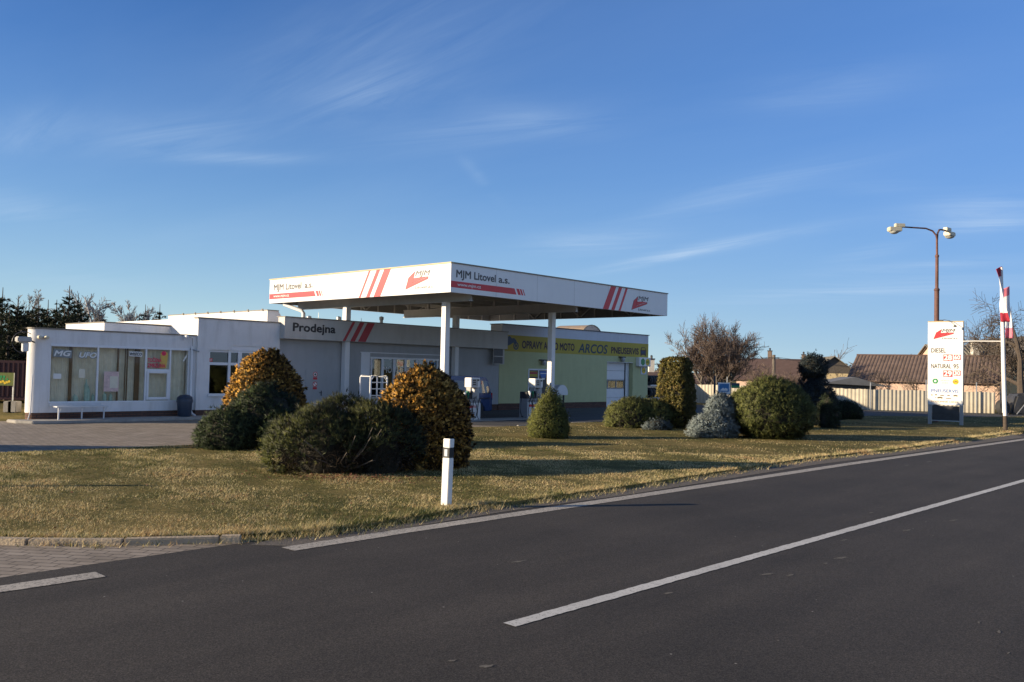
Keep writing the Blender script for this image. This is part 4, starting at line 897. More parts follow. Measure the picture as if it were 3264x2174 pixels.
mb = MB(); mb.box(6.14, 6.88, -.02, -.01, .90, 1.96); mb.box(6.14, 6.88, -.02, -.01, 2.06, 2.44); mb.box(6.98, 7.28, -.02, -.01, .25, 1.96); mb.box(6.98, 7.28, -.02, -.01, 2.06, 2.44); mb.box(7.44, 8.80, -.02, -.01, .25, 1.96); mb.box(7.44, 8.80, -.02, -.01, 2.06, 2.44); mb.build('pane', 'dark_glass', w2)
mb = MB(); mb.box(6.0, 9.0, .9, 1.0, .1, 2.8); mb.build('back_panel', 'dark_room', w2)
mb = MB(); mb.box(6.10, 6.24, -.056, -.05, 2.08, 2.20); mb.build('notice', 'sign_red', w2); mb = MB(); ftext(mb, '07', 6.12, 2.105, -.0575, .10, .07); mb.build('lettering', 'sign_white', w2)
# shop front with fascia
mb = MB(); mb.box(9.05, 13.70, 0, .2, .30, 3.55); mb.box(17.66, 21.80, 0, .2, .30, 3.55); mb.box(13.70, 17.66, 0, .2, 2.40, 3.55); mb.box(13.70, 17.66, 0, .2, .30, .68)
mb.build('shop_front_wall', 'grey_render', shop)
mb = MB(); mb.box(13.10, 17.75, -.05, 0., 2.62, 2.66); mb.box(13.15, 13.62, -.03, 0, .3, 2.62); mb.build('window_hood', 'pvc_white', shop)
w3 = thing('shop_window', None, None); w3.parent = shop
fr = MB(); xs = [13.72, 14.36, 15.02, 15.68, 16.34, 17.0, 17.64]
for x in xs: fr.box(x-.06, x+.06, .0, .08, .70, 2.38)
fr.box(13.66, 17.70, -.01, .08, 2.38, 2.46); fr.box(13.66, 17.70, -.03, .08, .64, .72); fr.build('frame', 'pvc_white', w3)
mb = MB(); mb.box(13.74, 17.62, .05, .055, .72, 2.38); mb.build('pane', 'dark_glass', w3)
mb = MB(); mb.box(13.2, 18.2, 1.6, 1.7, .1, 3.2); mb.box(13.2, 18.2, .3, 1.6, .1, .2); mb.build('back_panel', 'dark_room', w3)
mb = MB(); mb.box(14.02, 14.14, .5, .6, .3, 2.4); mb.build('shelf', 'paper_cream', w3); mb = MB(); mb.box(15.9, 16.2, .6, .7, .3, 2.3); mb.build('shelf', 'paper_cream', w3)
mb = MB(); ftext(mb, 'MOUNTFIELD', 14.42, 1.78, .044, 2.0, .28, bold=-.005); mb.build('lettering', 'sticker_white', w3)
mb = MB(); mb.box(16.44, 16.86, .034, .038, 2.20, 2.30); mb.build('notice', 'sticker_white', w3); mb = MB(); mb.box(17.08, 17.52, .034, .038, 2.18, 2.30); mb.build('notice', 'tourist_blue', w3)
dr = MB(); dr.box(10.38, 11.27, -.025, 0, .02, 1.88); door = dr.build('service_door', 'grey_render', shop, bevel=.006)
mb = MB(); mb.tube([(11.14, -.03, .92), (11.14, -.075, .92), (11.02, -.08, .92)], .014, 6); mb.box(11.12, 11.16, -.032, -.025, .78, 1.0); mb.build('handle', 'dark_frame', door)
for z in (1.66, 1.26):
    mb = MB(); mb.prism(circ(10.82, z, .11, 20), (0, -.027, 0), FX, FY, FN, 0, .003); s = mb.build('warning_sign', 'sign_red', door)
    mb = MB(); mb.prism(circ(10.82, z, .08, 20), (0, -.030, 0), FX, FY, FN, 0, .002); mb.build('sign_face', 'sign_white', s)
    mb = MB(); mb.box(10.72, 10.92, -.031, -.027, z-.21, z-.12); mb.build('warning_sign', 'sign_red', door)
    mb = MB(); mb.prism(circ(10.82, z, .045, 10) if z > 1.5 else [(10.76, z+.05), (10.78, z+.07), (10.88, z-.05), (10.86, z-.07)], (0, -.032, 0), FX, FY, FN, 0, .002); mb.build('symbol', 'sign_red' if z < 1.5 else 'sign_black', door)
fas = MB(); fas.box(9.03, 21.92, -.45, .0, 3.06, 3.90); fas.box(9.2, 21.8, 0, .1, 3.4, 3.9); fascia = fas.build('fascia', 'fascia_grey', shop)
mb = MB(); ftext(mb, 'Prodejna', 9.42, 3.27, -.452, 2.02, .42, bold=.034); mb.build('lettering', 'sign_black', fascia)
for (x0, x1, x2, x3) in ((12.32, 12.46, 11.83, 11.97), (12.70, 12.94, 12.22, 12.46), (13.10, 13.50, 12.62, 13.02)):
    mb = MB(); fpoly(mb, [(x2, 3.07), (x3, 3.07), (x1, 3.89), (x0, 3.89)], -.451, .003); mb.build('stripe', 'sign_red_dark', fascia)
# roof boxes
mb = MB()
x0, z0 = W(333, 1028, -2.); x1, z1 = W(578, 1044, -2.)
mb.prism([(x0, 2.85), (x1+.55, 2.85), (x1+.45, z1-.35), (x1, z1), (x0, z0)], (0, 2.0, 0), FX, FY, (0, 1, 0), 0, 3.5)
xb, zb = W(853, 989, -.9)
mb.prism([(xb, 3.4), (xb+1.05, 3.4), (xb+.86, 3.72), (xb+.5, zb), (xb, zb)], (0, .9, 0), FX, FY, (0, 1, 0), 0, 8.4)
mb.build('roof_box', 'white_render', shop)
mb = MB(); mb.box(x0-.03, x1+.02, 1.97, 5.5, z0, z0+.035); mb.box(xb-.03, xb+.52, .87, 9.3, zb, zb+.03)
for k in range(7): mb.box(xb-.05, xb, 1.2+k*1.1, 1.28+k*1.1, zb-.02, zb+.07)
mb.build('roof_box_coping', 'coping', shop)
for (px, py) in ((985, 1010), (1080, 1012), (1216, 1012)):
    x, z = W(px, py, -1.6); mb = MB(); mb.lathe([(.075, 3.6), (.075, z-.12), (.105, z-.10), (.105, z+.02), (.02, z+.05)], 12, (x, 1.6, 0)); mb.build('vent_pipe', 'galvanised', shop, smooth=True)
mb = MB(); mb.tube([(11.9, 1.4, 3.6), (11.9, 1.4, 4.3)], .012, 5); mb.build('aerial', 'galvanised', shop); mb = MB(); mb.tube([(14.2, 1.4, 3.6), (14.2, 1.4, 4.2)], .01, 5); mb.build('aerial', 'galvanised', shop)
# gutters and pipes
mb = MB(); mb.tube([(5.42, -.05, 2.62), (5.42, -.05, .35), (5.44, -.16, .18), (5.50, -.30, .10)], .045, 10); mb.build('downpipe', 'pvc_white', shop, smooth=True); mb = MB(); mb.tube([(.02, .12, .06), (.05, .02, .35), (.07, .0, 1.55)], .017, 6); mb.build('downpipe', 'pvc_white', shop, smooth=True)
mb = MB(); mb.tube([(5.36, -.02, 2.52), (5.62, -.22, 2.44)], .03, 6); mb.tube([(5.2, -.02, 2.98), (5.40, -.10, 2.92), (5.43, -.06, 2.62)], .014, 5); mb.build('cable', 'galvanised', shop)
# raised pavement along the wing
mb = MB(); mb.prism([(-.55, .3), (-.5, -.35), (-.2, -.9), (.4, -1.15), (5.2, -1.05), (8.4, -.95), (8.4, 0), (0, 0)], (0, 0, 0), (1, 0, 0), (0, 1, 0), (0, 0, 1), 0, .10)
pv = mb.build('pavement', 'concrete', loc=(BX, BY, 0), rz=BROT, bevel=.02); tag(pv, kind='structure')

# things on and before the wing wall
be = bthing('wall_bench', 'narrow white bench on three thin legs under the showroom window', 'bench')
mb = MB(); mb.box(.62, 2.25, -.62, -.30, .49, .53); mb.build('seat', 'bench_white', be, bevel=.006)
mb = MB(); mb.box(.60, 2.24, -.05, -.005, .50, .61); mb.build('backrest', 'bench_white', be, bevel=.006)
for x in (.70, 1.42, 2.13):
    mb = MB(); mb.box(x-.018, x+.018, -.56, -.52, .10, .49); mb.tube([(x+.02, -.54, .33), (x+.12, -.50, .49)], .01, 5); mb.build('leg', 'bench_white', be)
bi = bthing('litter_bin', 'dark blue plastic litter bin beside the white downpipe', 'bin')
mb = MB(); mb.lathe([(.20, .10), (.23, .14), (.26, .55), (.26, .60)], 18, (5.02, -.42, 0)); mb.build('body', 'bin_blue', bi, smooth=True)
mb = MB(); mb.lathe([(.285, .60), (.285, .66), (.26, .78), (.17, .86), (.03, .88)], 18, (5.02, -.42, 0)); mb.box(4.92, 5.12, -.70, -.62, .74, .78); mb.build('lid', 'bin_blue', bi, smooth=True)
fl = bthing('floodlight', 'grey floodlight box with looped cable on the rounded wall corner', 'lamp')
q = (-.26, -.02)
mb = MB(); mb.box(q[0]-.20, q[0]+.22, q[1]-.14, q[1]+.16, 2.55, 2.73); mb.build('housing', 'steel_grey', fl, bevel=.03)
mb = MB(); mb.box(q[0]-.02, q[0]+.16, q[1]-.06, q[1]+.1, 2.26, 2.55); mb.build('ballast', 'bench_white', fl, bevel=.02)
mb = MB(); mb.tube([(q[0]+.2+.42*(math.cos(a)-.6)*.8, q[1]-.05, 2.55+.34*math.sin(a)) for a in np.linspace(.9, 5.0, 16)], .012, 5); mb.tube([(q[0]+.2, q[1], 2.62), (.12, .1, 2.56)], .025, 6); mb.build('cable', 'dark_frame', fl)
ws = bthing('security_lamp', 'small twin security lamp under the roof edge of the wing', 'lamp')
for x in (.18, .40):
    mb = MB(); mb.lathe([(.02, -.16), (.055, -.14), (.06, 0), (.03, .03)], 10, (x, -.07, 2.73), 'y'); mb.build('head', 'lamp_cream', ws, smooth=True)
mb = MB(); mb.box(.16, .44, -.05, -.0, 2.70, 2.76); mb.build('bracket', 'steel_grey', ws)
cc = bthing('security_camera', 'white security camera at the right end of the low wing roof', 'camera')
mb = MB(); mb.box(5.05, 5.16, -.32, -.04, 2.92, 3.0); mb.build('body', 'pvc_white', cc, bevel=.02); mb = MB(); mb.box(5.08, 5.13, -.06, 0, 2.84, 2.93); mb.build('bracket', 'pvc_white', cc)
vl = bthing('sign_board', 'two dark opening hours boards under the right end of the shop fascia', 'sign')
mb = MB(); mb.box(21.05, 21.86, -.30, -.27, 2.30, 3.06); mb.build('panel', 'fascia_grey', vl)
mb = MB(); mb.box(21.08, 21.72, -.315, -.30, 2.71, 3.04); mb.box(21.08, 21.72, -.315, -.30, 2.33, 2.66); mb.build('board', 'board_black', vl)

# ------------------------------------------------------------------ the yellow tyre workshop
wsb = bthing('workshop_building', 'pale yellow tyre workshop with white roller door right of the canopy', 'building')
X0, X1 = 21.80, 35.05; gd0, gd1, gdz = 30.86, 33.46, 2.64; YF = -.015
mb = MB(); mb.box(X0, gd0, YF, .25, .33, 2.98); mb.box(gd1, X1, YF, .25, .33, 2.98); mb.box(gd0, gd1, YF, .25, gdz, 2.98); mb.box(gd1, X1, YF, .25, .0, .33); mb.build('yellow_wall', 'yellow_wall', wsb)
mb = MB(); mb.box(X0, X1, YF-.012, .25, 2.98, 3.80); band = mb.build('sign_band', 'yellow_band', wsb)
mb = MB(); mb.box(21.98, X1, YF, .8, 3.80, 4.32); mb.build('parapet', 'pale_blue_trim', wsb)
mb = MB(); mb.box(21.94, X1+.06, YF-.05, .84, 4.32, 4.36); mb.build('coping', 'dark_frame', wsb)
mb = MB(); mb.box(X0, gd0, YF+.0, .25, 0, .33); mb.build('plinth', 'brick_plinth', wsb)
mb = MB(); mb.box(21.98, X1, .8, 5.6, 3.6, 3.98); mb.box(X1-.25, X1, .25, 5.6, 0, 3.6); mb.box(X0, 22.1, .25, 5.6, 0, 3.6); mb.box(22.1, X1-.25, 5.4, 5.6, 0, 3.6); mb.build('body_wall', 'white_render', wsb)
mb = MB(); mb.box(15.5, 22.4, 11.5, 15, 3.0, 4.62); mb.build('rear_hall', 'white_render', wsb)
# roller door
gr = MB()
for k in range(5):
    z = .0+k*.53
    if k == 2: continue
    gr.box(gd0+.02, 33.04, .30, .34, z+.006, z+.524)
gdoor = gr.build('garage_door', 'pvc_white', wsb, bevel=.012)
mb = MB()
for a, b2 in ((gd0+.02, gd0+.06), (31.35, 31.42), (32.18, 32.25), (32.98, 33.04)): mb.box(a, b2, .30, .34, 1.066, 1.584)
mb.box(gd0+.02, 33.04, .30, .34, 1.066, 1.12); mb.box(gd0+.02, 33.04, .30, .34, 1.54, 1.584); mb.build('frame', 'steel_grey', gdoor)
mb = MB(); mb.box(gd0+.05, 33.0, .32, .325, 1.12, 1.54); mb.build('pane', 'dark_glass', gdoor)
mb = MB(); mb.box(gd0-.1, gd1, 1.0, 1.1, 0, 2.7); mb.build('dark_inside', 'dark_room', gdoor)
mb = MB(); mb.box(33.04, 33.10, .26, .36, 0, gdz); mb.build('track', 'dark_frame', gdoor)
mb = MB(); mb.box(33.10, gd1, .27, .33, 0, gdz); mb.build('reveal', 'pvc_white', wsb); mb = MB(); mb.box(gd0, gd1, YF+.01, .3, gdz-.03, gdz); mb.build('lintel', 'pvc_white', wsb)
# entrance door
dw = thing('entrance_door', None, None); dw.parent = wsb
mb = MB(); 
for a in (24.03, 24.80, 25.56): mb.box(a-.04, a+.04, YF-.03, YF+.06, 0, 2.10)
mb.box(24.03, 25.6, YF-.03, YF+.06, 2.04, 2.12); mb.box(24.03, 25.6, YF-.028, YF+.06, .0, .5); mb.build('frame', 'pvc_white', dw)
mb = MB(); mb.box(24.07, 25.52, YF-.012, YF-.006, .5, 2.04); mb.build('pane', 'board_black', dw)
mb = MB(); mb.box(24.10, 24.72, YF-.02, YF-.013, 1.70, 1.98); mb.build('notice', 'yellow_band', dw)
mb = MB(); mb.box(24.92, 25.5, YF-.02, YF-.013, 1.78, 2.0); mb.box(25.0, 25.4, YF-.02, YF-.013, 1.66, 1.78); mb.build('notice', 'sign_blue', dw)
mb = MB(); mb.box(24.96, 25.46, YF-.024, YF-.021, 1.86, 1.90); mb.box(25.08, 25.32, YF-.024, YF-.021, 1.55, 1.64); mb.build('notice', 'sign_white', dw)
mb = MB(); mb.box(24.12, 24.70, YF-.022, YF-.021, 1.84, 1.95); mb.build('notice', 'sign_red_dark', dw)
# lettering on the band
yb = YF-.013
mb = MB(); ftext(mb, 'OPRAVY AUTO MOTO', 23.46, 3.16, yb, 4.32, .38, bold=.035); mb.build('lettering', 'ink_violet', band)
mb = MB(); ftext(mb, 'ARCOS', 28.15, 3.08, yb, 2.70, .50, shear=.18, bold=.02); mb.build('lettering', 'arcos_blue', band)
mb = MB(); ftext(mb, 'PNEUSERVIS', 31.22, 3.13, yb, 2.78, .36, bold=.035); mb.build('lettering', 'ink_violet', band)
mb = MB()   # motorbike rider silhouette, front wheel on the right
fpoly(mb, [(22.0, 3.22), (22.25, 3.22), (22.55, 3.30), (22.78, 3.42), (22.95, 3.38), (23.06, 3.46), (22.98, 3.58), (22.84, 3.66), (22.66, 3.64), (22.52, 3.76), (22.36, 3.70), (22.2, 3.58), (22.0, 3.52)], yb)
for r0, r1 in ((.20, .13), (.08, .03)):
    o_, i_ = circ(23.0, 3.26, r0*1.0, 22, ry=r0), circ(23.0, 3.26, r1, 22)
    for k in range(22): fpoly(mb, [o_[k], o_[(k+1) % 22], i_[(k+1) % 22], i_[k]], yb-.001)
fpoly(mb, [(22.84, 3.60), (22.90, 3.60), (23.03, 3.26), (22.98, 3.25)], yb-.002); mb.build('motorbike_picture', 'bike_blue', band)
mb = MB()   # car seen from the front
fpoly(mb, [(34.22, 3.12), (34.78, 3.12), (34.80, 3.40), (34.70, 3.58), (34.30, 3.58), (34.20, 3.40)], yb); fpoly(mb, [(34.22, 3.05), (34.32, 3.05), (34.32, 3.12), (34.22, 3.12)], yb-.001); fpoly(mb, [(34.68, 3.05), (34.78, 3.05), (34.78, 3.12), (34.68, 3.12)], yb-.001)
mb.build('car_picture', 'ink_violet', band)
mb = MB(); fpoly(mb, [(34.29, 3.42), (34.71, 3.42), (34.66, 3.54), (34.34, 3.54)], yb-.005); mb.build('car_picture', 'yellow_band', band)
mb = MB(); fpoly(mb, [(34.28, 3.20), (34.72, 3.20), (34.72, 3.36), (34.28, 3.36)], yb-.005); mb.build('car_picture', 'bike_blue', band)
# barrel rooflight
xa, za = W(1851, 1050, -3.); xc, zc = W(1921, 1056, -3.); xt, zt = W(1884.6, 1036, -3.)
cxr = (xa+xc)/2; rw = (xc-xa)/2; zb0 = 3.98
mb = MB(); prof = [(cxr+rw*math.cos(a), zb0+(zt-zb0)*math.sin(a)) for a in np.linspace(math.pi, 0, 15)]
mb.prism(prof, (0, 3.0, 0), FX, FY, (0, 1, 0), 0, .05); mb.build('rooflight_end', 'poly_grey', wsb)
mb = MB()
for k in range(14): mb.poly([(prof[k][0], 3.05, prof[k][1]), (prof[k+1][0], 3.05, prof[k+1][1]), (prof[k+1][0], 5.4, prof[k+1][1]), (prof[k][0], 5.4, prof[k][1])])
mb.build('rooflight', 'poly_brown', wsb, smooth=True)
mb = MB(); mb.tube([(x, 2.98, z) for x, z in prof], .03, 6); mb.build('rooflight_rim', 'coping', wsb)
# lamps and light signs on the workshop wall
for (x, z, w_) in ((25.1, 2.52, 'small wall lamp above the workshop entrance door'), (32.25, 2.86, 'small wall lamp above the white roller door')):
    l = bthing('wall_lamp', w_, 'lamp'); mb = MB(); mb.box(x-.28, x+.28, YF-.14, YF-.005, z+.04, z+.10); mb.build('bracket', 'dark_frame', l); mb = MB(); mb.lathe([(.05, -.24), (.13, -.20), (.13, -.08), (.05, -.04)], 12, (x, YF, z-.08), 'y'); mb.build('head', 'steel_grey', l, smooth=True)
bs = bthing('light_box_sign', 'white light box with green hexagon and yellow disc by the wall corner', 'sign')
mb = MB(); mb.box(33.74, 34.96, YF-.26, YF-.003, 2.42, 2.96); mb.build('box', 'sign_white', bs, bevel=.02)
mb = MB(); mb.prism(circ(34.12, 2.69, .23, 6, math.pi/6, math.pi*2+math.pi/6), (0, YF-.262, 0), FX, FY, FN, 0, .006); mb.build('hexagon', 'sign_green', bs)
mb = MB(); mb.prism(circ(34.62, 2.69, .21, 24), (0, YF-.262, 0), FX, FY, FN, 0, .006); mb.build('disc', 'sign_yellow', bs); mb = MB(); ftext(mb, 'LPG', 34.48, 2.62, YF-.27, .28, .14, bold=.03); mb.build('lettering', 'sign_green', bs)
b2 = bthing('small_sign', 'small white square sign with yellow disc under the light box', 'sign')
mb = MB(); mb.box(34.26, 34.86, YF-.03, YF-.003, 1.94, 2.40); mb.build('panel', 'pale_blue_trim', b2); mb = MB(); mb.prism(circ(34.56, 2.18, .19, 20), (0, YF-.032, 0), FX, FY, FN, 0, .004); mb.build('disc', 'sign_yellow', b2); mb = MB(); ftext(mb, 'LPG', 34.45, 2.12, YF-.038, .22, .11, bold=.03); mb.build('lettering', 'sign_green', b2)
# ------------------------------------------------------------------ fuel canopy
cp = bthing('fuel_canopy', 'flat white fuel station canopy with red stripes on four columns', 'canopy')
T0, T1, YA, YB2, ZB, ZT = 11.23, 25.40, -7.50, 4.20, 4.75, 5.79     # local X range, local Y range (front to back)
th = .10
def fasc(x0, x1, y0, y1): mb = MB(); mb.box(x0, x1, y0, y1, ZB, ZT); return mb.build('fascia', 'canopy_white', cp)
ffront = fasc(T0, T1, YA, YA+th); fleft = fasc(T0, T0+th, YA+th, YB2); fback = fasc(T0+th, T1, YB2-th, YB2); fright = fasc(T1-th, T1, YA+th, YB2-th)
mb = MB(); mb.box(T0-.03, T0+th+.02, YA-.03, YB2+.03, ZT, ZT+.045); mb.build('trim', 'coping_gold', cp)
mb = MB(); mb.box(T0+th+.02, T1+.03, YA-.03, YA+th+.02, ZT, ZT+.045); mb.box(T1-th-.02, T1+.03, YA+th+.02, YB2+.03, ZT, ZT+.045); mb.build('trim', 'coping', cp)
mb = MB()   # roof deck, ribbed underneath
mb.box(T0+th, T1-th, YA+th, YB2-th, 5.42, 5.47)
k = T0+.2
while k < T1-.3: mb.box(k, k+.12, YA+th, YB2-th, 5.36, 5.42); k += .25
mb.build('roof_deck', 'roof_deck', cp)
mb = MB()   # purlins along the front direction
for y in np.linspace(YA+.6, YB2-.6, 8): mb.box(T0+th, T1-th, y-.04, y+.04, 5.16, 5.36)
mb.build('purlin', 'steel_grey', cp)
for x in (12.58, 18.87):
    mb = MB(); mb.box(x-.05, x+.05, YA+.3, YB2-.3, 4.57, 4.90); mb.box(x-.10, x+.10, YA+.3, YB2-.3, 4.54, 4.57); mb.box(x-.10, x+.10, YA+.3, YB2-.3, 4.90, 4.93); [mb.box(x-.05, x+.05, y-.05, y+.05, 4.93, 5.16) for y in np.linspace(YA+.6, YB2-.6, 8)]; mb.build('beam', 'steel_grey', cp)
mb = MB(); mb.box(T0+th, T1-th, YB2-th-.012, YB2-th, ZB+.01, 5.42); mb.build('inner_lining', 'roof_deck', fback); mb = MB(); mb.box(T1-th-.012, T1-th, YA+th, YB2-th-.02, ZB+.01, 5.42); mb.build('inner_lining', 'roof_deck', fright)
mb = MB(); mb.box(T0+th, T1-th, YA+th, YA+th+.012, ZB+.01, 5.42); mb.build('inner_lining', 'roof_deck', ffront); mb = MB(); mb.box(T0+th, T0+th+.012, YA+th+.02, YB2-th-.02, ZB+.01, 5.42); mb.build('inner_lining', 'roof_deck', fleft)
mb = MB()   # struts and braces carrying the fascia
for x in np.arange(T0+.8, T1-.3, 1.05):
    for y, s in ((YA+th+.03, 1), (YB2-th-.03, -1)): mb.box(x-.03, x+.03, y-.03, y+.03, ZB+.02, 5.40)
for x in np.arange(T0+1.3, T1-1.5, 3.15):
    for y in (YA+th+.08, YB2-th-.08): mb.bar((x, y, 5.36), (x+.75, y, ZB+.08), .05); mb.bar((x+1.6, y, 5.36), (x+.85, y, ZB+.08), .05)
for y in np.arange(YA+.9, YB2-.4, 1.1):
    for x in (T0+th+.03, T1-th-.03): mb.box(x-.03, x+.03, y-.03, y+.03, ZB+.02, 5.40)
for y in np.arange(YA+1.2, YB2-1.5, 3.1):
    for x in (T0+th+.08, T1-th-.08): mb.bar((x, y, 5.36), (x, y+.75, ZB+.08), .05); mb.bar((x, y+1.6, 5.36), (x, y+.85, ZB+.08), .05)
mb.build('brace', 'steel_grey', cp)
for x in (12.58, 18.87):
    mb = MB(); mb.box(x-.12, x+.12, -5.97, -5.73, .02, 4.54); mb.build('column', 'white_paint', cp, bevel=.008)
for x in (12.20, 18.56):
    mb = MB(); mb.box(x-.12, x+.12, -.32, -.06, .02, 4.54); mb.build('column', 'white_paint', cp, bevel=.008)
mb = MB(); mb.tube([(T0+.25, 3.4, ZB+.05), (T0+.25, 3.4, 4.70), (T0+.62, 2.6, 4.42), (T0+.66, 2.5, 4.30), (T0+.66, 2.5, 3.6)], .085, 10); mb.build('downpipe', 'white_paint', cp, smooth=True)
# graphics. front face: X right; left face: text runs along -Y
LX, LN = (0, -1, 0), (-1, 0, 0)
def lpoly(mb, pts, d=.004): mb.prism(pts, (T0, 0, 0), LX, FY, LN, -.001, d)      # pts as (nout, z); nout = -Y
def rpoly(mb, pts, d=.004): mb.prism(pts, (0, YA, 0), FX, FY, FN, -.001, d)
def graphics(face, poly, torg, ex, en, o, lay):
    def tx(mb, s, x, z, w, h, d=.004, **k): p = torg(x, z); text_into(mb, s, p, ex, FY, en, w, h, d=d, **k)
    mb = MB(); tx(mb, 'MJM Litovel', o+.33 if lay == 'L' else o+.27, 5.31, 2.10 if lay == 'L' else 2.04, .26, bold=.026); tx(mb, 'a.s.', o+2.69 if lay == 'L' else o+2.49, 5.31, .57 if lay == 'L' else .59, .17, bold=.026); mb.build('lettering', 'sign_grey', face)
    mb = MB(); poly(mb, [(o+.005, 4.93), (o+3.50, 4.93), (o+3.38, 5.16), (o+.005, 5.16)])
    for a, w in ((3.48, .16), (3.68, .10), (3.84, .05)): poly(mb, [(o+a+.12, 4.93), (o+a+.12+w, 4.93), (o+a+w, 5.16), (o+a, 5.16)])
    mb.build('red_bar', 'sign_red', face)
    mb = MB(); tx(mb, 'www.mjm.cz', o+.33, 4.965, 1.2, .14, d=.008, bold=.015); mb.build('lettering', 'sign_white', face)
st = bw
graphics(fleft, lpoly, lambda x, z: (T0, -x, z), LX, LN, -4.19, 'L')
graphics(ffront, rpoly, lambda x, z: (x, YA, z), FX, FN, T0, 'R')
for q in ([(2.82, 5.785), (2.93, 5.785), (2.34, 4.752), (2.23, 4.752)], [(3.30, 5.785), (3.52, 5.785), (2.91, 4.752), (2.69, 4.752)], [(3.76, 5.785), (4.17, 5.785), (3.57, 4.752), (3.16, 4.752)]):
    mb = MB(); lpoly(mb, q); mb.build('stripe', 'sign_red', fleft)
for q in ([(20.86, 5.785), (21.25, 5.785), (20.70, 4.752), (20.30, 4.752)], [(21.46, 5.785), (21.70, 5.785), (21.15, 4.752), (20.91, 4.752)], [(21.97, 5.785), (22.13, 5.785), (21.60, 4.752), (21.46, 4.752)]):
    mb = MB(); rpoly(mb, q); mb.build('stripe', 'sign_red', ffront)
mb = MB()
for x in np.arange(T0+2.36, T1-.5, 2.36): mb.box(x-.004, x+.004, YA-.0025, YA, ZB+.01, ZT-.01)
mb.build('panel_seam', 'steel_grey', ffront); mb = MB()
for y in np.arange(YA+2.34, YB2-.5, 2.34): mb.box(T0-.0025, T0, y-.004, y+.004, ZB+.01, ZT-.01)
mb.build('panel_seam', 'steel_grey', fleft)
def logo(parent, org, ex, en, w, h, grey='sign_grey', tail='Litovel a.s.', tailw=.72):
    """red swept arrow, italic initials above it, company line below; org = lower left corner, w x h the arrow's box"""
    o = Vector(org); X = Vector(ex); N = Vector(en)
    q = [(0, 0), (.13, .66), (.41, 1.0), (.29, .285), (1.0, .65), (.985, .52)]
    a = [(.02*w, .02*h)]+[(x*w, z*h) for x, z in q[1:]]
    mb = MB(); mb.prism([(x*w, z*h) for x, z in q[:4]]+[(.22*w, .20*h)], o, ex, FY, en, -.001, .005); mb.prism([(0, 0), (.20*w, .22*h), (.29*w, .285*h), (1.0*w, .65*h), (.985*w, .52*h)], o, ex, FY, en, -.001, .006); mb.prism([(.27*w, .40*h), (.31*w, .62*h), (.99*w, .67*h), (.30*w, .31*h)], o, ex, FY, en, -.001, .0055)
    lg = mb.build('logo_arrow', 'sign_red', parent)
    mb = MB()
    for u_, v_ in ((q[0], q[1]), (q[1], q[2]), (q[2], q[3]), (q[3], q[4]), (q[4], q[5]), (q[5], q[0])):
        A = o+X*(u_[0]*w)+Vector(FY)*(u_[1]*h)+N*.005; B = o+X*(v_[0]*w)+Vector(FY)*(v_[1]*h)+N*.005; mb.bar(A, B, .012, .008)
    mb.build('outline', 'sign_grey', lg)
    mb = MB(); text_into(mb, 'MJM', o+X*(.42*w)+Vector(FY)*(.73*h), ex, FY, en, .66*w, .29*h, shear=.28, bold=.014, d=.006); text_into(mb, tail, o+X*(.42*w)+Vector(FY)*(.0*h), ex, FY, en, tailw*w, .16*h, shear=.28, bold=.005, d=.006)
    mb.build('lettering', grey, parent)
logo(fleft, (T0, -5.05, 4.95), LX, LN, 1.26, .65, tailw=.80)
logo(ffront, (22.45, YA, 4.86), FX, FN, 1.24, .64, tailw=.78)

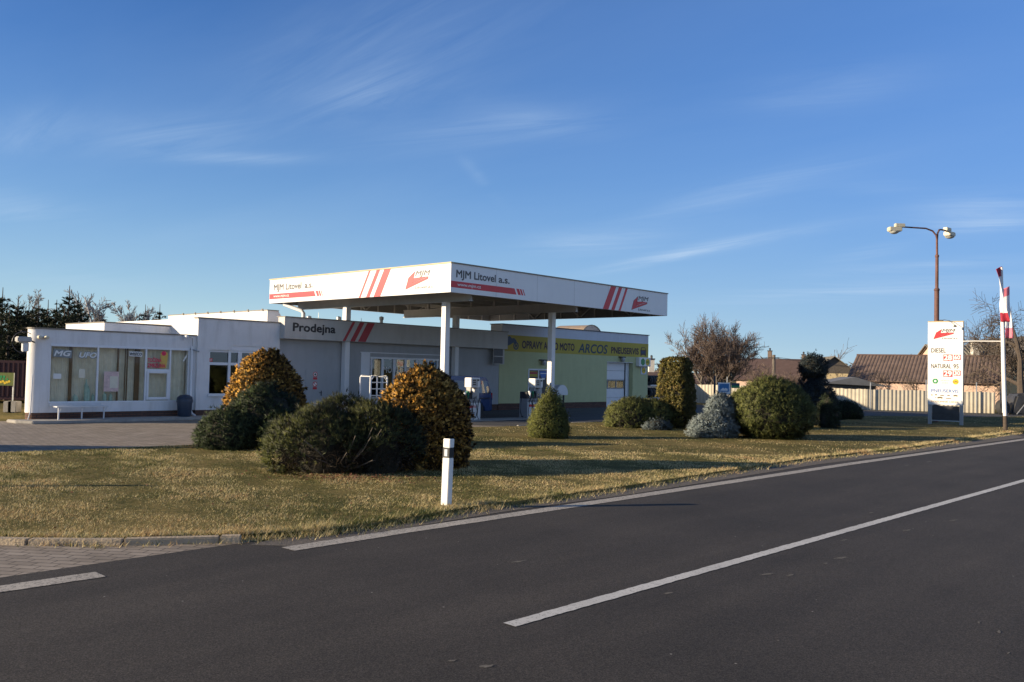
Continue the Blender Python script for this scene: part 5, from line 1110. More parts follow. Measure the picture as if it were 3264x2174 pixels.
# ------------------------------------------------------------------ fuel pumps, van, racks on the forecourt
def pump(label, t, n):
    p = bw(t, n); o = thing('fuel_pump', label, 'fuel pump', (p[0], p[1], 0), BROT, 'fuel pumps under the canopy')
    mb = MB(); mb.box(0, 1.05, -.02, .42, .02, .84); mb.build('body', 'pump_grey', o, bevel=.012)
    mb = MB(); mb.box(.02, 1.03, -.035, -.02, .04, .70); fp = mb.build('front_panel', 'pump_white', o, bevel=.004)
    mb = MB(); mb.prism([(.08, .50), (.60, .50), (.57, .60), (.08, .60)], (0, -.036, 0), FX, FY, FN, 0, .004)
    for a in (.63, .70, .77): mb.prism([(a+.02, .50), (a+.05, .50), (a+.02, .60), (a-.01, .60)], (0, -.036, 0), FX, FY, FN, 0, .004)
    mb.build('red_bar', 'sign_red', fp)
    logo(fp, (.30, -.036, .12), FX, FN, .38, .22)
    mb = MB(); mb.box(.0, .62, .02, .40, .84, 1.12); mb.build('nozzle_rack', 'board_black', o, bevel=.01)
    mb = MB(); mb.box(.90, 1.02, .06, .36, .84, 1.30); mb.box(.58, .66, .1, .34, .84, 1.3); mb.build('pillar', 'steel_grey', o)
    mb = MB(); mb.prism([(.08, .96), (.34, .84), (.34, 1.22), (.06, 1.26)], (.885, 0, 0), (0, 1, 0), FY, (1, 0, 0), 0, .012); mb.build('lit_pillar_face', 'sign_white', o)  # white plate standing for the sunlit part of the pillar's left face
    mb = MB(); mb.box(.53, 1.04, .02, .40, 1.30, 1.68); hd = mb.build('head', 'pump_white', o, bevel=.02)
    mb = MB(); mb.box(.58, .90, .012, .02, 1.34, 1.64); mb.build('display', 'nozzle_grey', hd)
    mb = MB()
    for z in (1.56, 1.48, 1.40): mb.box(.62, .78, .006, .0115, z, z+.045)
    mb.box(.86, .97, .006, .02, 1.56, 1.62); mb.build('readout', 'display_dark', hd)
    for k, (x, m) in enumerate(((.08, 'sign_white'), (.26, 'nozzle_green'), (.44, 'board_black'))):
        mb = MB(); mb.tube([(x+.05, -.07, 1.10), (x+.04, -.06, .96), (x+.08, -.02, .88)], [.035, .03, .02], 6); mb.box(x, x+.11, -.06, .02, 1.02, 1.16); mb.build('nozzle', m, o, bevel=.006)
    for k, x in enumerate((.12, .34, .62, .90)):
        mb = MB(); mb.tube([(x, -.06, .88), (x+.08, -.12, .62), (x+.12, -.14, .38), (x+.06, -.12, .12), (x-.02, -.08, .06), (x-.10, -.08, .2), (x-.06, -.07, .5), (x-.01, -.05, .80)], .014, 6); mb.build('hose', 'black_rubber', o, smooth=True)
    mb = MB(); mb.tube([(.02, .2, 1.06), (-.12, .18, 1.0), (-.20, .15, .7), (-.22, .15, .3), (-.14, .15, .08), (.0, .2, .10)], .016, 6); mb.build('hose', 'black_rubber', o, smooth=True)
    return o
tl = W(1531, 1300, 5.85)[0]
pump('fuel pump half hidden by the golden dome, blue van behind it', tl-1.05, 5.85)
tr_ = W(1679, 1300, 5.95)[0]
pump('fuel pump between the canopy column and yellow workshop wall, green nozzle', tr_, 5.95)
mb = MB(); mb.prism([(tl-1.9, -6.35), (tr_+2.4, -6.35), (tr_+2.4, -5.25), (tl-1.9, -5.25)], (0, 0, 0), (1, 0, 0), (0, 1, 0), (0, 0, 1), .0, .03); mb.build('pump_island', 'concrete', loc=(BX, BY, 0), rz=BROT, bevel=.01)['kind'] = 'structure'

van = bthing('blue_van', 'dark blue panel van parked behind the left fuel pump', 'van')
VX, VW = 16.62, 1.72; VY = -4.55
prof = [(-.02, .34), (.0, .80), (-.06, 1.02), (-.20, 1.58), (-.34, 1.69), (-.8, 1.73), (-2.6, 1.73), (-2.95, 1.68), (-3.45, 1.12), (-4.05, .98), (-4.28, .84), (-4.34, .40), (-4.30, .28), (-3.95, .26), (-3.93, .42), (-3.75, .62), (-3.45, .62), (-3.27, .42), (-3.25, .26), (-1.15, .26), (-1.13, .42), (-.95, .62), (-.65, .62), (-.47, .42), (-.45, .28), (-.05, .28)]
def vy(z, side): ins = .11*max(0., (z-.95)/.75); return VY+ins if side == 0 else VY+VW-ins
mb = MB(); n = len(prof); mb.v = [(VX+x, vy(z, s), z) for s in (0, 1) for x, z in prof]
mb.f = [list(range(n)), [n+i for i in reversed(range(n))]]+[[i, (i+1) % n, n+(i+1) % n, n+i] for i in range(n)]; mb.m = [0]*len(mb.f)
mb.build('body', 'van_blue', van, bevel=.022)
def vwin(pts, name='window', m='car_glass', d=.006): 
    mb = MB(); f = [(VX+x, vy(z, 0)-d, z) for x, z in pts]; bk = [(VX+x, vy(z, 0)+.012, z) for x, z in pts]; k = len(pts)
    mb.v = f+bk; mb.f = [list(range(k)), [k+i for i in reversed(range(k))]]+[[i, (i+1) % k, k+(i+1) % k, k+i] for i in range(k)]; mb.m = [0]*len(mb.f); return mb.build(name, m, van)
vwin([(-.98, 1.03), (-.16, 1.03), (-.30, 1.54), (-.98, 1.54)]); vwin([(-2.15, 1.03), (-1.08, 1.03), (-1.08, 1.54), (-2.15, 1.54)]); vwin([(-3.30, 1.06), (-2.25, 1.03), (-2.25, 1.54), (-2.88, 1.54)])
vwin([(-2.2, .30), (-2.19, .30), (-2.19, 1.6), (-2.2, 1.6)], 'door_seam', 'board_black', .003); vwin([(-3.2, .80), (-.12, .80), (-.12, .83), (-3.2, .83)], 'side_trim', 'board_black', .012)
mb = MB(); mb.box(VX-.05, VX+.015, VY+.02, VY+.16, .74, 1.04); mb.build('tail_light', 'lamp_red', van, bevel=.01); mb = MB(); mb.box(VX-.06, VX+.016, VY+.02, VY+.15, .62, .735); mb.build('tail_light', 'lamp_white', van, bevel=.01)
mb = MB(); mb.box(VX-.12, VX+.08, VY+.02, VY+VW-.02, .30, .48); mb.build('bumper', 'board_black', van, bevel=.03)
for x in (-.80, -3.60):
    for y, s in ((VY+.02, -1), (VY+VW-.24, 1)):
        mb = MB(); mb.lathe([(.20, 0), (.30, .0), (.33, .04), (.33, .18), (.30, .22), (.20, .22)], 24, (VX+x, y, .34), 'y'); w = mb.build('wheel', 'tyre_rubber', van, smooth=True)
        mb = MB(); mb.lathe([(.19, .02), (.17, .05), (.06, .03), (.05, .01)] if s < 0 else [(.05, .21), (.06, .19), (.17, .17), (.19, .20)], 16, (VX+x, y, .34), 'y'); mb.build('rim', 'rim_steel', w, smooth=True)
# white tubular cage trolley by the gold dome
tA, zA = W(1181, 1200, 4.3)
rk = bthing('tube_rack', 'white tubular rack with rungs beside the front golden dome', 'rack')
tB = tA+.80
mb = MB(); mb.tube([(tA, -4.3, .02), (tA, -4.3, 1.62), (tA+.06, -4.3, 1.68), (tB-.06, -4.3, 1.68), (tB, -4.3, 1.62), (tB, -4.3, .02)], .03, 8)
for z in (.35, .62, .95, 1.20, 1.44): mb.tube([(tA, -4.3, z), (tB, -4.3, z)], .02, 6)
mb.tube([(tA, -4.3, 1.5), (tA+.18, -4.3, 1.68)], .02, 6); mb.tube([(tB, -4.3, 1.5), (tB-.18, -4.3, 1.68)], .02, 6); mb.build('side_frame', 'white_paint', rk, smooth=True)
mb = MB(); mb.tube([(tA, -3.7, .02), (tA, -3.7, 1.62), (tA+.06, -3.7, 1.68), (tB-.06, -3.7, 1.68), (tB, -3.7, 1.62), (tB, -3.7, .02)], .03, 8)
for z in (.1, 1.66): mb.tube([(tA, -4.3, z), (tA, -3.7, z)], .02, 6); mb.tube([(tB, -4.3, z), (tB, -3.7, z)], .02, 6)
mb.build('back_frame', 'white_paint', rk, smooth=True)
# domed white box on legs behind the cone spruce
tD, zD = W(1783, 1260, 3.0)
db = bthing('air_station', 'white round topped box on dark legs right of the cone spruce', 'air pump')
mb = MB(); pr = [(tD-.42, .86)]+[(tD+.42*math.cos(a), .98+.38*math.sin(a)) for a in np.linspace(math.pi, 0, 12)]+[(tD+.42, .86)]; mb.prism(pr, (0, -3.2, 0), FX, FY, (0, 1, 0), 0, .5); mb.build('box', 'pvc_white', db, bevel=.015)
for x in (tD-.36, tD+.36):
    mb = MB(); mb.box(x-.03, x+.03, -3.0, -2.94, .02, .86); mb.build('leg', 'dark_frame', db)
# ------------------------------------------------------------------ price board
sL = np.array(G(2965, 1354.7)); sR = np.array(G(3064, 1359.5)); se = (sR-sL)/np.linalg.norm(sR-sL)
SROT = math.atan2(se[1], se[0])
pb = thing('price_board', 'tall white fuel price board on two grey legs beside the road', 'sign', (sL[0], sL[1], 0), SROT)
Y = -.10
mb = MB(); mb.box(-.10, 1.31, -.10, .12, .91, 4.56); panel = mb.build('panel', 'sign_white', pb, bevel=.008)
mb = MB(); mb.box(-.11, 1.32, -.11, .13, 4.56, 4.60); mb.build('trim', 'coping_gold', panel)
mb = MB(); mb.box(1.31, 1.325, -.09, .11, .93, 4.54); mb.build('side_edge', 'board_black', panel)
for x0 in (-.09, 1.17):
    mb = MB(); mb.box(x0, x0+.14, -.06, .08, 0, .91); mb.build('leg', 'steel_grey', pb, bevel=.008)
mb = MB(); mb.box(.08, 1.16, -.03, .0, .24, .87); lb = mb.build('lower_board', 'board_black', pb); mb = MB(); mb.box(.06, 1.165, -.045, .02, .20, .235); mb.box(.055, .08, -.045, .01, .55, .88); mb.build('board_edge', 'galvanised', lb)
def pt(s, x, z, w, h, m='sign_black', parent=None, **k): mb = MB(); text_into(mb, s, (x, Y, z), FX, FY, FN, w, h, **k); return mb.build('lettering', m, parent or panel)
logo(panel, (.13, Y, 3.81), FX, FN, .80, .43, tail='Litovel a.s.', tailw=.78)
pt('DIESEL', .04, 3.21, .58, .19, bold=.012); pt('NATURAL', .04, 2.52, .80, .19, bold=.012); pt('95', .93, 2.52, .20, .19, bold=.012)
for (s, x, z, w, h) in (('28', .53, 2.85, .36, .28), ('60', .95, 2.90, .26, .22), ('29', .53, 2.15, .36, .28), ('30', .95, 2.21, .26, .22)):
    mb = MB(); mb.box(x, x+w, Y-.012, Y-.001, z, z+h); t_ = mb.build('price_tile', 'sign_red', panel)
    mb = MB(); text_into(mb, s, (x+w*.08, Y-.012, z+h*.12), FX, FY, FN, w*.84, h*.76, bold=.045); mb.build('lettering', 'sign_white', t_)
mb = MB(); mb.prism(circ(.21, 1.95, .125, 6), (0, Y, 0), FX, FY, FN, -.001, .005); hx = mb.build('hexagon', 'sign_green', panel); mb = MB(); mb.prism(circ(.21, 1.95, .05, 14), (0, Y, 0), FX, FY, FN, .004, .008); mb.build('hexagon_hole', 'sign_white', hx)
mb = MB(); mb.prism(circ(1.02, 1.94, .12, 24), (0, Y, 0), FX, FY, FN, -.001, .005); ds = mb.build('disc', 'sign_yellow', panel); pt('LPG', .93, 1.90, .18, .08, 'sign_brown', ds, bold=.02, d=.008)
pt('MĚŘENÍ', .43, 1.96, .34, .07, 'nozzle_grey', bold=.0); pt('EMISÍ', .48, 1.85, .24, .07, 'nozzle_grey', bold=.0)
pt('PNEUSERVIS', .05, 1.46, 1.08, .14, 'sign_blue', bold=.012)
pt('ROZUMNÉ CENY', .05, 1.02, 1.07, .085, 'sign_tan', bold=.01)
mb = MB()
for (x, z, w, h) in ((.04, 1.32, .07, .045), (.20, 1.33, .08, .05), (.40, 1.31, .17, .04), (.68, 1.32, .12, .04), (.92, 1.31, .19, .06), (.20, 1.21, .05, .03), (.28, 1.20, .24, .07), (.62, 1.19, .24, .035)):
    mb.prism([(x, z), (x+w, z), (x+w*.95, z+h*.6), (x+w*.6, z+h), (x+w*.15, z+h*.8)], (0, Y, 0), FX, FY, FN, -.001, .004)
    for c_ in (.2, .8): mb.prism(circ(x+w*c_, z, h*.28, 10), (0, Y, 0), FX, FY, FN, -.001, .005)
mb.build('vehicle_picture', 'sign_brown', panel)
mb = MB(); mb.tube([(.42, .0, 4.58), (.55, -.12, 4.66), (.80, -.30, 4.60), (1.02, -.42, 4.40)], .012, 5); mb.box(.34, .50, -.06, .06, 4.58, 4.66); mb.lathe([(.02, 0), (.07, -.03), (.06, -.08)], 10, (1.03, -.43, 4.40)); mb.build('board_lamp', 'dark_frame', pb)

# ------------------------------------------------------------------ street lamp behind it
lx, ly, _ = atD(2985, 1100, 41)
sl = thing('street_lamp', 'tall rusty double armed street lamp behind the price board', 'street lamp', (lx, ly, 0))
mb = MB(); mb.tube([(0, 0, 0), (0, 0, 2.2), (0, 0, 6.2), (0, 0, 6.22), (0, 0, 7.75), (0, 0, 7.78), (-.01, 0, 8.55)], [.12, .11, .105, .075, .07, .052, .048], 12); mb.build('pole', 'rust_pole', sl, smooth=True)
mb = MB(); mb.lathe([(.115, 6.14), (.125, 6.16), (.125, 6.22), (.08, 6.26)], 12); mb.lathe([(.08, 7.70), (.088, 7.72), (.088, 7.80), (.055, 7.83)], 12); mb.build('collar', 'rust_pole', sl, smooth=True)
for pts, hp, hd in (([(0, 0, 8.5), (-.05, -.01, 8.72), (-.22, -.02, 8.92), (-.55, -.05, 9.03), (-1.72, -.15, 9.06)], (-1.72, -.15, 9.06), Vector((-1, -.09, 0))), ([(0, 0, 8.5), (.03, .02, 8.82), (.14, .10, 9.0), (.30, .25, 9.04), (.72, .60, 9.06)], (.72, .60, 9.06), Vector((.77, .64, 0)))):
    mb = MB(); mb.tube(pts, [.045, .042, .04, .038, .035], 8); arm = mb.build('arm', 'rust_pole', sl, smooth=True)
    d = hd.normalized(); s = Vector((-d.y, d.x, 0)); p = Vector(hp)
    mb = MB(); mb.obox(p+d*.10+Vector((0, 0, .06)), d, s, (0, 0, 1), .23, .10, .085); mb.build('ballast_box', 'lamp_cream', sl, bevel=.02)
    mb = MB(); mb.obox(p+d*.34+Vector((0, 0, -.13)), d, s, (0, 0, 1), .30, .16, .10); lh = mb.build('lamp_head', 'lamp_cream', sl, bevel=.03)
    c = p+d*.36+Vector((0, 0, -.22)); mb = MB(); mb.lathe([(.22, 0), (.20, -.06), (.12, -.11), (.02, -.13)], 14, tuple(c)); mb.build('lamp_glass', 'lamp_glass', lh, smooth=True)

# ------------------------------------------------------------------ flagpoles
def flagpole(label, px, py, D, top, flag, dark):
    x, y = G(px, py) if D is None else (atD(px, py, D)[0], D)
    o = thing('flagpole', label, 'flagpole', (x, y, 0), 0, 'flagpoles by the road')
    mb = MB(); mb.tube([(0, 0, 0), (-.02, 0, .62)], [.085, .08], 12); mb.build('base', 'bark', o, smooth=True)
    mb = MB(); mb.tube([(-.02, 0, .60), (-.09, 0, 3.0), (-.18, 0, top)], [.072, .065, .045], 12); mb.build('pole', 'white_paint', o, smooth=True)
    return o, x, y
f1, fx1, fy1 = flagpole('white flagpole nearest the road with the red and white banner', 3205, 1375, None, 6.6, 0, 0)
f2, fx2, fy2 = flagpole('white flagpole right behind the front one, pale red banner', 3202, 1362, None, 6.3, 0, 0)
mb = MB(); mb.tube([(-.05, .0, 3.62), (-.56, 1.3, 3.66)], .018, 6); mb.tube([(-.56, 1.3, 3.66), (-.75, 1.9, 3.67)], .018, 6); mb.build('cross_tube', 'white_paint', f1)
def banner(name, label, org, L, w, yaw0, yaw1, drift, bands, mats, seed):
    rng = random.Random(seed); mb = MB(); nu, nv = 9, 30
    for j in range(nv+1):
        t = j/nv; yaw = yaw0+(yaw1-yaw0)*(t**1.1)+.10*math.sin(t*9+seed); cw = w*(1-.25*math.sin(math.pi*t))
        for i in range(nu+1):
            u = i/nu-.5; f = .05*math.sin(u*7+t*5+seed)*(.3+t)
            mb.v.append((org[0]+drift[0]*t+u*cw*math.cos(yaw)-f*math.sin(yaw), org[1]+drift[1]*t+u*cw*math.sin(yaw)+f*math.cos(yaw), org[2]-L*t+.14*u*(1-t)))
    for j in range(nv):
        t = (j+.5)/nv; m = 0
        for k, (a, b, mm) in enumerate(bands):
            if a <= t < b: m = mm
        for i in range(nu):
            b = j*(nu+1)+i; mb.f.append([b, b+1, b+nu+2, b+nu+1]); mb.m.append(m)
    o = mb.build(name, mats, smooth=True); md = o.modifiers.new('thickness', 'SOLIDIFY'); md.thickness = .006
    return tag(o, label, 'flag', 'banners on the flagpoles')
banner('flag', 'white banner with dark red ends twisted on the nearest flagpole', (fx1-.33, fy1-.05, 6.58), 2.18, .36, .35, 2.45, (.26, -.05), [(0, .16, 1), (.83, 1.01, 1)], ['cloth_white', 'cloth_red'], 1)
banner('flag', 'pale red and white banner hanging on the rear flagpole', (fx2+.02, fy2-.05, 6.12), 2.22, .34, .25, -.25, (.12, -.05), [(0, .16, 1), (.80, 1.01, 1)], ['cloth_white', 'cloth_pink'], 4)

# ------------------------------------------------------------------ delineator post
x, y = G(1422, 1621, .0)
dp = thing('delineator_post', 'white roadside delineator post with black band and reflector', 'road post', (x, y, 0), math.radians(-4))
TRI = [(-.078, -.028), (.024, -.086), (.080, -.022), (.055, .06), (-.05, .06)]
def tri(z0, z1, s=1., lean=.018): 
    mb = MB(); n = len(TRI)
    for z in (z0, z1): mb.v += [(a*s+lean*z, b*s, z) for a, b in TRI]
    mb.f = [list(range(n))[::-1], [n+i for i in range(n)]]+[[i, (i+1) % n, n+(i+1) % n, n+i] for i in range(n)]; mb.m = [0]*len(mb.f); return mb
tri(-.05, .73).build('shaft', 'post_white', dp, bevel=.006); tri(.73, .875, 1.02).build('black_band', 'black_rubber', dp, bevel=.003)
mb = tri(.875, 1.0); n = len(TRI); mb.v = mb.v[:n]+[(a+.018, b, .975+.03*(b < 0)) for a, b in TRI]; mb.build('cap', 'post_white', dp, bevel=.006)
mb = MB(); mb.obox((-.028+.0148, -.0595, .803), (.102, -.058, 0), (.058, .102, 0), (0, 0, 1), .027, .005, .05); mb.build('reflector', 'reflector', dp)

# ------------------------------------------------------------------ concrete fence of upright corrugations
def fence(label, pts, h, group=None):
    o = thing('panel_fence', label, 'fence', (pts[0][0], pts[0][1], 0), 0, group); A = np.array(pts, float)-np.array(pts[0])
    mb = MB(); prev = None
    for a, c in zip(A, A[1:]):
        L = np.linalg.norm(c-a); t = (c-a)/L; nn = np.array([t[1], -t[0]]); m = int(L/.06)
        for k in range(m+1):
            off = (.0, .03, .03, .0)[k % 4]; p = a+t*(L*k/m)+nn*off; b = len(mb.v); hz = h+.012*math.sin(k*.7)+(.02 if (k//14) % 2 else 0)
            mb.v += [(p[0], p[1], 0), (p[0], p[1], hz), (p[0]-nn[0]*.06, p[1]-nn[1]*.06, hz), (p[0]-nn[0]*.06, p[1]-nn[1]*.06, 0)]
            if k: 
                for q in ((b-4, b, b+1, b-3), (b-3, b+1, b+2, b-2), (b-2, b+2, b+3, b-1)): mb.f.append(list(q)); mb.m.append(0)
    mb.build('panel', 'fence_tan', o); mb = MB()
    for a, c in zip(A, A[1:]):
        L = np.linalg.norm(c-a); t = (c-a)/L; nn = np.array([t[1], -t[0]]); mb.obox(((a[0]+c[0])/2-nn[0]*.12, (a[1]+c[1])/2-nn[1]*.12, h*.5), (*t, 0), (*nn, 0), (0, 0, 1), L/2, .03, .05)
    mb.build('rail', 'concrete', o)
    for k, (x, hh) in enumerate(((.30, 1.9), (.52, 1.75), (.74, 2.0), (.93, 1.9))):
        i = min(int(x*(len(A)-1)), len(A)-2); q = A[i]+(A[i+1]-A[i])*(x*(len(A)-1)-i); mb = MB(); mb.tube([(q[0]-.1, q[1]-.2, 0), (q[0]-.1, q[1]-.2, hh)], .035, 6); mb.build('post', 'galvanised', o)
    return o
fence('long tan fence of upright corrugated panels behind the lawn', [G(2040, 1284), G(2220, 1284), G(2759, 1306), G(2960, 1311.5), G(3172, 1318)], 1.30)
# tyres
def tyre(mb_r, r, w): return [(mb_r, -w/2), (r*.93, -w/2), (r, -w*.3), (r, w*.3), (r*.93, w/2), (mb_r, w/2)]
def make_tyre(label, loc, r, w, rot, group=None):
    o = thing('tyre', label, 'tyre', loc, 0, group); o.rotation_euler = rot; mb = MB(); b = 0; pr = tyre(r*.58, r, w); n = 28
    for (rr, z) in pr:
        for k in range(n): a = 2*math.pi*k/n; mb.v.append((rr*math.cos(a), rr*math.sin(a), z))
    m = len(pr)
    for i in range(m):
        for k in range(n): k2 = (k+1) % n; i2 = (i+1) % m; mb.f.append([i*n+k, i*n+k2, i2*n+k2, i2*n+k]); mb.m.append(0)
    me = mb.build('tread', 'tyre_rubber', o, smooth=True); return o
q = atD(3196, 1298, 53.5); make_tyre('big worn tractor tyre leaning at the right end of the fence', (q[0], q[1], .44), .46, .34, (math.radians(80), 0, math.radians(25)))
tx0 = W(2068, 1230, -1.5)[0]
tr = bthing('tyre_rack', 'low rack of upright tyres against the far workshop corner', 'rack')
mb = MB()
for z in (.42, 1.22): mb.box(tx0-.2, tx0+4.2, 1.2, 1.24, z, z+.07); mb.box(tx0-.2, tx0+4.2, 1.9, 1.94, z, z+.07)
for x in (tx0+2., tx0+4.1): mb.box(x, x+.05, 1.24, 1.9, 0, 1.75)
mb.build('frame', 'bench_white', tr)
for row, z in ((0, .80), (1, 1.6)):
    for k in range(7):
        p = bw(tx0+.05+.30*k, -1.55)
        make_tyre(['lower', 'upper'][row]+' row tyre '+['next to the workshop wall', 'second from the workshop wall', 'third from the workshop wall', 'fourth from the workshop wall', 'fifth from the workshop wall', 'sixth from the workshop wall', 'farthest from the workshop wall'][k]+' in the rack', (p[0], p[1], z-.02), .31, .22, (0, math.radians(90), BROT), 'tyres in the rack')
# dark covered heap by the fence end
q = atD(3250, 1290, 54); sh = thing('covered_heap', 'dark covered heap with white posts at the right edge', 'heap', (q[0], q[1], 0))
mb = MB(); mb.prism([(-.9, 0), (1.8, 0), (1.9, 1.15), (.9, 1.35), (-.5, 1.25)], (0, 0, 0), FX, FY, (0, 1, 0), -.6, .6); mb.build('cover', 'board_black', sh, bevel=.12)
mb = MB(); mb.tube([(.1, -.7, 0), (.1, -.7, 1.75)], .04, 8); mb.tube([(.1, -.72, .9), (-.6, -.75, .05)], .03, 6); mb.build('post', 'galvanised', sh)
# tourist sign
q = atD(2277, 1290, 56); ts = thing('tourist_sign', 'blue picture sign with white border on a dark pole before the fence', 'sign', (q[0], q[1], 0))
mb = MB(); mb.tube([(0, 0, 0), (0, 0, 1.95)], .07, 10); mb.build('pole', 'dark_frame', ts, smooth=True)
zt = atD(2287, 1219, 56)[2]; zb = atD(2287, 1257, 56)[2]; x0 = .18
mb = MB(); mb.box(x0, x0+.78, -.10, -.07, zb, zt); pn = mb.build('panel', 'sign_white', ts, bevel=.01); mb = MB(); mb.tube([(0, 0, zt-.12), (x0+.4, -.07, zt-.12)], .025, 6); mb.build('bracket', 'dark_frame', ts)
mb = MB(); mb.box(x0+.08, x0+.70, -.108, -.10, zb+.18, zt-.08); mb.build('picture', 'tourist_blue', pn)
mb = MB(); mb.prism([(x0+.14, zb+.24), (x0+.62, zb+.24), (x0+.62, zb+.36), (x0+.48, zb+.42), (x0+.40, zb+.36), (x0+.34, zb+.44), (x0+.22, zb+.34)], (0, -.108, 0), FX, FY, FN, 0, .005); mb.build('symbol', 'sign_white', pn)
zt2 = atD(2340, 1221, 56)[2]; mb = MB(); mb.box(x0+.86, x0+1.38, -.08, -.06, zt2-.32, zt2); g2 = mb.build('side_plate', 'arcos_blue', ts); mb = MB(); mb.box(x0+.86, x0+1.38, -.09, -.081, zt2-.28, zt2-.16); mb.build('plate_face', 'sign_green', g2); mb = MB(); mb.tube([(x0+.7, -.07, zt2-.2), (x0+.9, -.07, zt2-.2)], .02, 6); mb.build('bracket', 'dark_frame', ts)

# ------------------------------------------------------------------ houses beyond the fence
def house(name, label, loc, rz, L, Wd, eave, ridge, wallm, roofm, gablem=None, over=.35, chim=None, chm='chimney_white', ribs=False, wins=(), winm='dark_glass'):
    """gable house: ridge along local X, centred; front is -Y"""
    o = thing(name, label, 'house', (loc[0], loc[1], 0), rz)
    mb = MB(); mb.box(-L/2, L/2, -Wd/2, Wd/2, 0, eave); w = mb.build('wall', wallm, o)
    for s in (-1, 1):
        mb = MB(); mb.prism([(-Wd/2, eave), (Wd/2, eave), (0, ridge-.08)], (s*L/2-(.2 if s > 0 else 0), 0, 0), (0, 1, 0), FY, (1, 0, 0), 0, .2); mb.build('gable', gablem or wallm, o)
    mb = MB(); k = (ridge-eave)/(Wd/2); ze = eave-over*k
    n = int(L/.06) if ribs else 2
    for s in (-1, 1):
        b = len(mb.v)
        for i in range(n+1):
            x = -L/2-over+(L+2*over)*i/n; up = (.0, .035, .045, .035)[i % 4] if ribs else 0
            mb.v += [(x, s*(Wd/2+over), ze+up), (x, 0, ridge+up), (x, 0, ridge+up+.07), (x, s*(Wd/2+over), ze+up+.07)]
        for i in range(n):
            c = b+4*i
            for q in ((c, c+1, c+5, c+4), (c+2, c+3, c+7, c+6), (c+3, c, c+4, c+7)): mb.f.append(list(q)); mb.m.append(0)
        for c in (b, b+4*n): mb.f.append([c, c+1, c+2, c+3]); mb.m.append(0)
    rf = mb.build('roof', roofm, o)
    if ribs: mb = MB(); mb.tube([(-L/2-over, 0, ridge+.09), (L/2+over, 0, ridge+.09)], .09, 6); mb.build('ridge_tiles', 'tile_red', rf)
    for c in (chim or ()):
        mb = MB(); mb.box(c[0]-c[3], c[0]+c[3], c[1]-c[3], c[1]+c[3], c[4] if len(c) > 4 else eave, c[2]); ch = mb.build('chimney', chm, rf); mb = MB(); mb.box(c[0]-c[3]-.05, c[0]+c[3]+.05, c[1]-c[3]-.05, c[1]+c[3]+.05, c[2], c[2]+.1); mb.lathe([(.1, c[2]+.1), (.1, c[2]+.3), (.14, c[2]+.32), (.02, c[2]+.4)], 10, (c[0], c[1], 0)); mb.build('chimney_cap', 'dark_frame', ch)
    for (x, z, ww, hh) in wins:
        mb = MB(); mb.box(x-ww/2-.06, x+ww/2+.06, -Wd/2-.03, -Wd/2-.002, z-.06, z+hh+.06); f = mb.build('window', 'pvc_white', o); mb = MB(); mb.box(x-ww/2, x+ww/2, -Wd/2-.045, -Wd/2-.031, z, z+hh); mb.build('pane', 'board_black', f)
    return o
def span(pxa, pya, pxb, pyb, D):
    a = atD(pxa, pya, D); b = atD(pxb, pyb, D); return (a[0]+b[0])/2, b[0]-a[0], a[2]
th_ = math.radians(-31); q = atD(2733, 1135, 72); L_ = 10.0
house('tiled_house', 'long low house with brown ribbed tile roof left of the price board', (q[0]+math.cos(th_)*(L_/2+.3), 72+math.sin(th_)*(L_/2+.3)), th_, L_, 8.6, 1.9, q[2], 'house_pink', 'tile_brown', ribs=True, over=.35)
th_ = math.radians(-24); q = atD(2372, 1144, 104); L_ = 8.0
house('red_roof_house', 'distant house with long plain dark red roof behind bare bushes', (q[0]+math.cos(th_)*L_/2, 104+math.sin(th_)*L_/2), th_, L_, 10.0, 1.7, q[2], 'house_pink', 'tile_red', chim=[(-1.2, .9, q[2]+.95, .22), (2.6, .6, q[2]+.55, .2)], chm='bark_red')
x_, y_, zr = atD(2678, 1137, 105)
house('timber_gable_house', 'small house with dark timber gable over a yellow wall', (x_, y_+5), math.radians(82), 10, 5.4, zr-2.0, zr, 'house_yellow', 'tile_grey', gablem='house_wood', over=.4)
x_, y_, zr = atD(3140, 1105, 74); xw, _, zw = atD(3100, 1178, 69)
house('pink_house', 'pink walled house with grey roof and white brick chimney right of the board', (x_+1.0, 73), math.radians(-3), 12, 8.0, 2.75, zr, 'house_pink', 'tile_grey', chim=[(-3.05, -1.6, atD(3092, 1090, 71)[2], .24, 3.0)], wins=[(-2.55, 1.0, 1.1, 1.0), (.2, 1.1, .9, .9)])
x_, y_, zr = atD(3330, 1085, 66)
house('corner_house', 'house with dark steep verge at the right edge of the picture', (x_+.3, y_+6), math.radians(84), 12, 7.0, 2.4, zr+.35, 'house_yellow', 'house_wood', gablem='house_yellow', over=.5)
x_, y_, zr = atD(2078, 1192, 78)
house('far_red_house', 'far low red roofed house seen between the workshop and the hedge block', (x_+2.2, y_), 0, 6, 5, 1.3, zr+.1, 'house_yellow', 'tile_red', chim=[(-2.2, .4, atD(2078, 1146, 78)[2], .24)])
x_, y_, zr = atD(2720, 1218, 63)
gz = thing('garden_shed', 'low shed with dark sheet roof in front of the brown tiled roof', 'shed', (x_-.4, 63, 0))
mb = MB(); mb.box(-1.6, 1.6, -1, 1, 0, zr-.05); mb.build('wall', 'house_wood', gz); mb = MB()
for a_, c_ in (((-2.1, -1.4), (0, 0)), ((0, 0), (2.1, -1.4))): pass
mb.prism([(-2.2, zr-.12), (2.6, zr-.28), (1.2, zr+.05), (0, zr+.36)], (0, -1.3, 0), FX, FY, (0, 1, 0), 0, 2.6); mb.build('roof', 'roof_deck', gz)
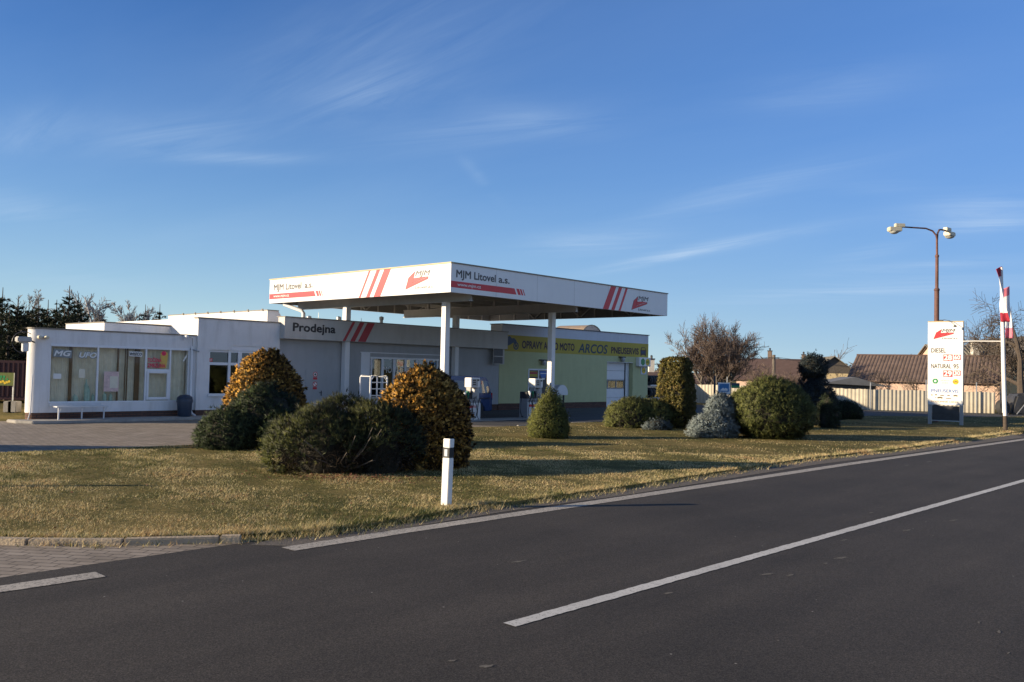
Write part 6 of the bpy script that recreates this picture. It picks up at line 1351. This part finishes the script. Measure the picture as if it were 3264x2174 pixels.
# pole and wires
q = atD(2467, 1131, 86); up = thing('utility_pole', 'pale wooden utility pole before the long red roof', 'utility pole', (q[0], q[1], 0))
mb = MB(); mb.tube([(0, 0, 0), (0, 0, q[2])], [.2, .15], 8); mb.build('post', 'bark_grey', up); mb = MB(); mb.box(-.5, .5, -.06, .06, q[2]-.35, q[2]-.25); mb.build('crossarm', 'bark_grey', up)
mb = MB()
for dz, dx in ((-.25, -.45), (-.25, .45)): mb.tube([(dx-40+80*t_, 6*(t_-.5)*4, q[2]+dz-1.2*math.sin(math.pi*((t_*2) % 1))) for t_ in np.linspace(0, 1, 17)], .018, 4)
mb.build('wire', 'dark_frame', up)

# ------------------------------------------------------------------ the shaded yard at the left edge
q = atD(-40, 1190, 40); rc = thing('red_container', 'dark red metal container in the shade behind the left corner', 'container', (q[0]-.6, q[1]+1.5, 0), .12)
mb = MB(); mb.box(-3, 2.62, -1, 1, .15, 1.95); 
for k in range(26): mb.box(-2.95+k*.21, -2.87+k*.21, -1.03, -1.0, .3, 1.85)
mb.build('body', 'red_metal', rc); mb = MB(); mb.prism(circ(2.25, 1.42, .12, 14), (0, -1.035, 0), FX, FY, FN, 0, .01); mb.build('emblem', 'sign_white', rc)
q0 = atD(-55, 1190, 34); q1 = atD(44, 1190, 34); bn = thing('advert_board', 'yellow green advert board on two posts at the left edge', 'sign', (q0[0], 34, 0))
wb = q1[0]-q0[0]; zt = atD(20, 1188, 34)[2]; zb = atD(20, 1229, 34)[2]
mb = MB(); mb.box(0, wb, -.03, .02, zb, zt); pn = mb.build('panel', 'panel_lime', bn)
mb = MB()
for k in range(9): mb.prism(circ(wb*(.35+.065*k), zb+.10+.03*(k % 3), .05, 8), (0, -.031, 0), FX, FY, FN, 0, .004)
mb.build('flower_picture', 'sign_yellow', pn); mb = MB()
for k in range(5): mb.box(wb*.3+.11*k, wb*.3+.11*k+.08, -.036, -.031, zt-.20, zt-.11)
for k in range(4): mb.prism([(wb*.45+.13*k, zb+.2), (wb*.45+.13*k+.09, zb+.22), (wb*.45+.13*k+.05, zb+.30)], (0, -.031, 0), FX, FY, FN, 0, .004)
mb.build('leaf_picture', 'sign_green', pn)
for x in (.1, wb-.02): mb = MB(); mb.tube([(x, .04, 0), (x, .04, zt)], .025, 6); mb.build('post', 'galvanised', bn)
for k, (px, w_) in enumerate(((34, 'concrete block at the foot of the advert board, left one'), (48, 'concrete block at the foot of the advert board, right one'))):
    q = atD(px, 1258, 33.6); b = thing('concrete_block', w_, 'block', (q[0], q[1], 0)); mb = MB(); mb.box(-.16, .16, -.2, .2, 0, .42); mb.build('block', 'concrete', b, bevel=.02)
# thin signpost left of the picture: its shadow crosses the lawn
sp = thing('sign_post', 'thin grey post at the far left of the lawn', 'post', (-13.4, 12.2, 0)); mb = MB(); mb.tube([(0, 0, 0), (0, 0, 2.1)], .03, 8); mb.build('post', 'galvanised', sp); mb = MB(); mb.box(-.25, .25, -.03, -.01, 1.6, 2.1); mb.build('plate', 'sign_white', sp)
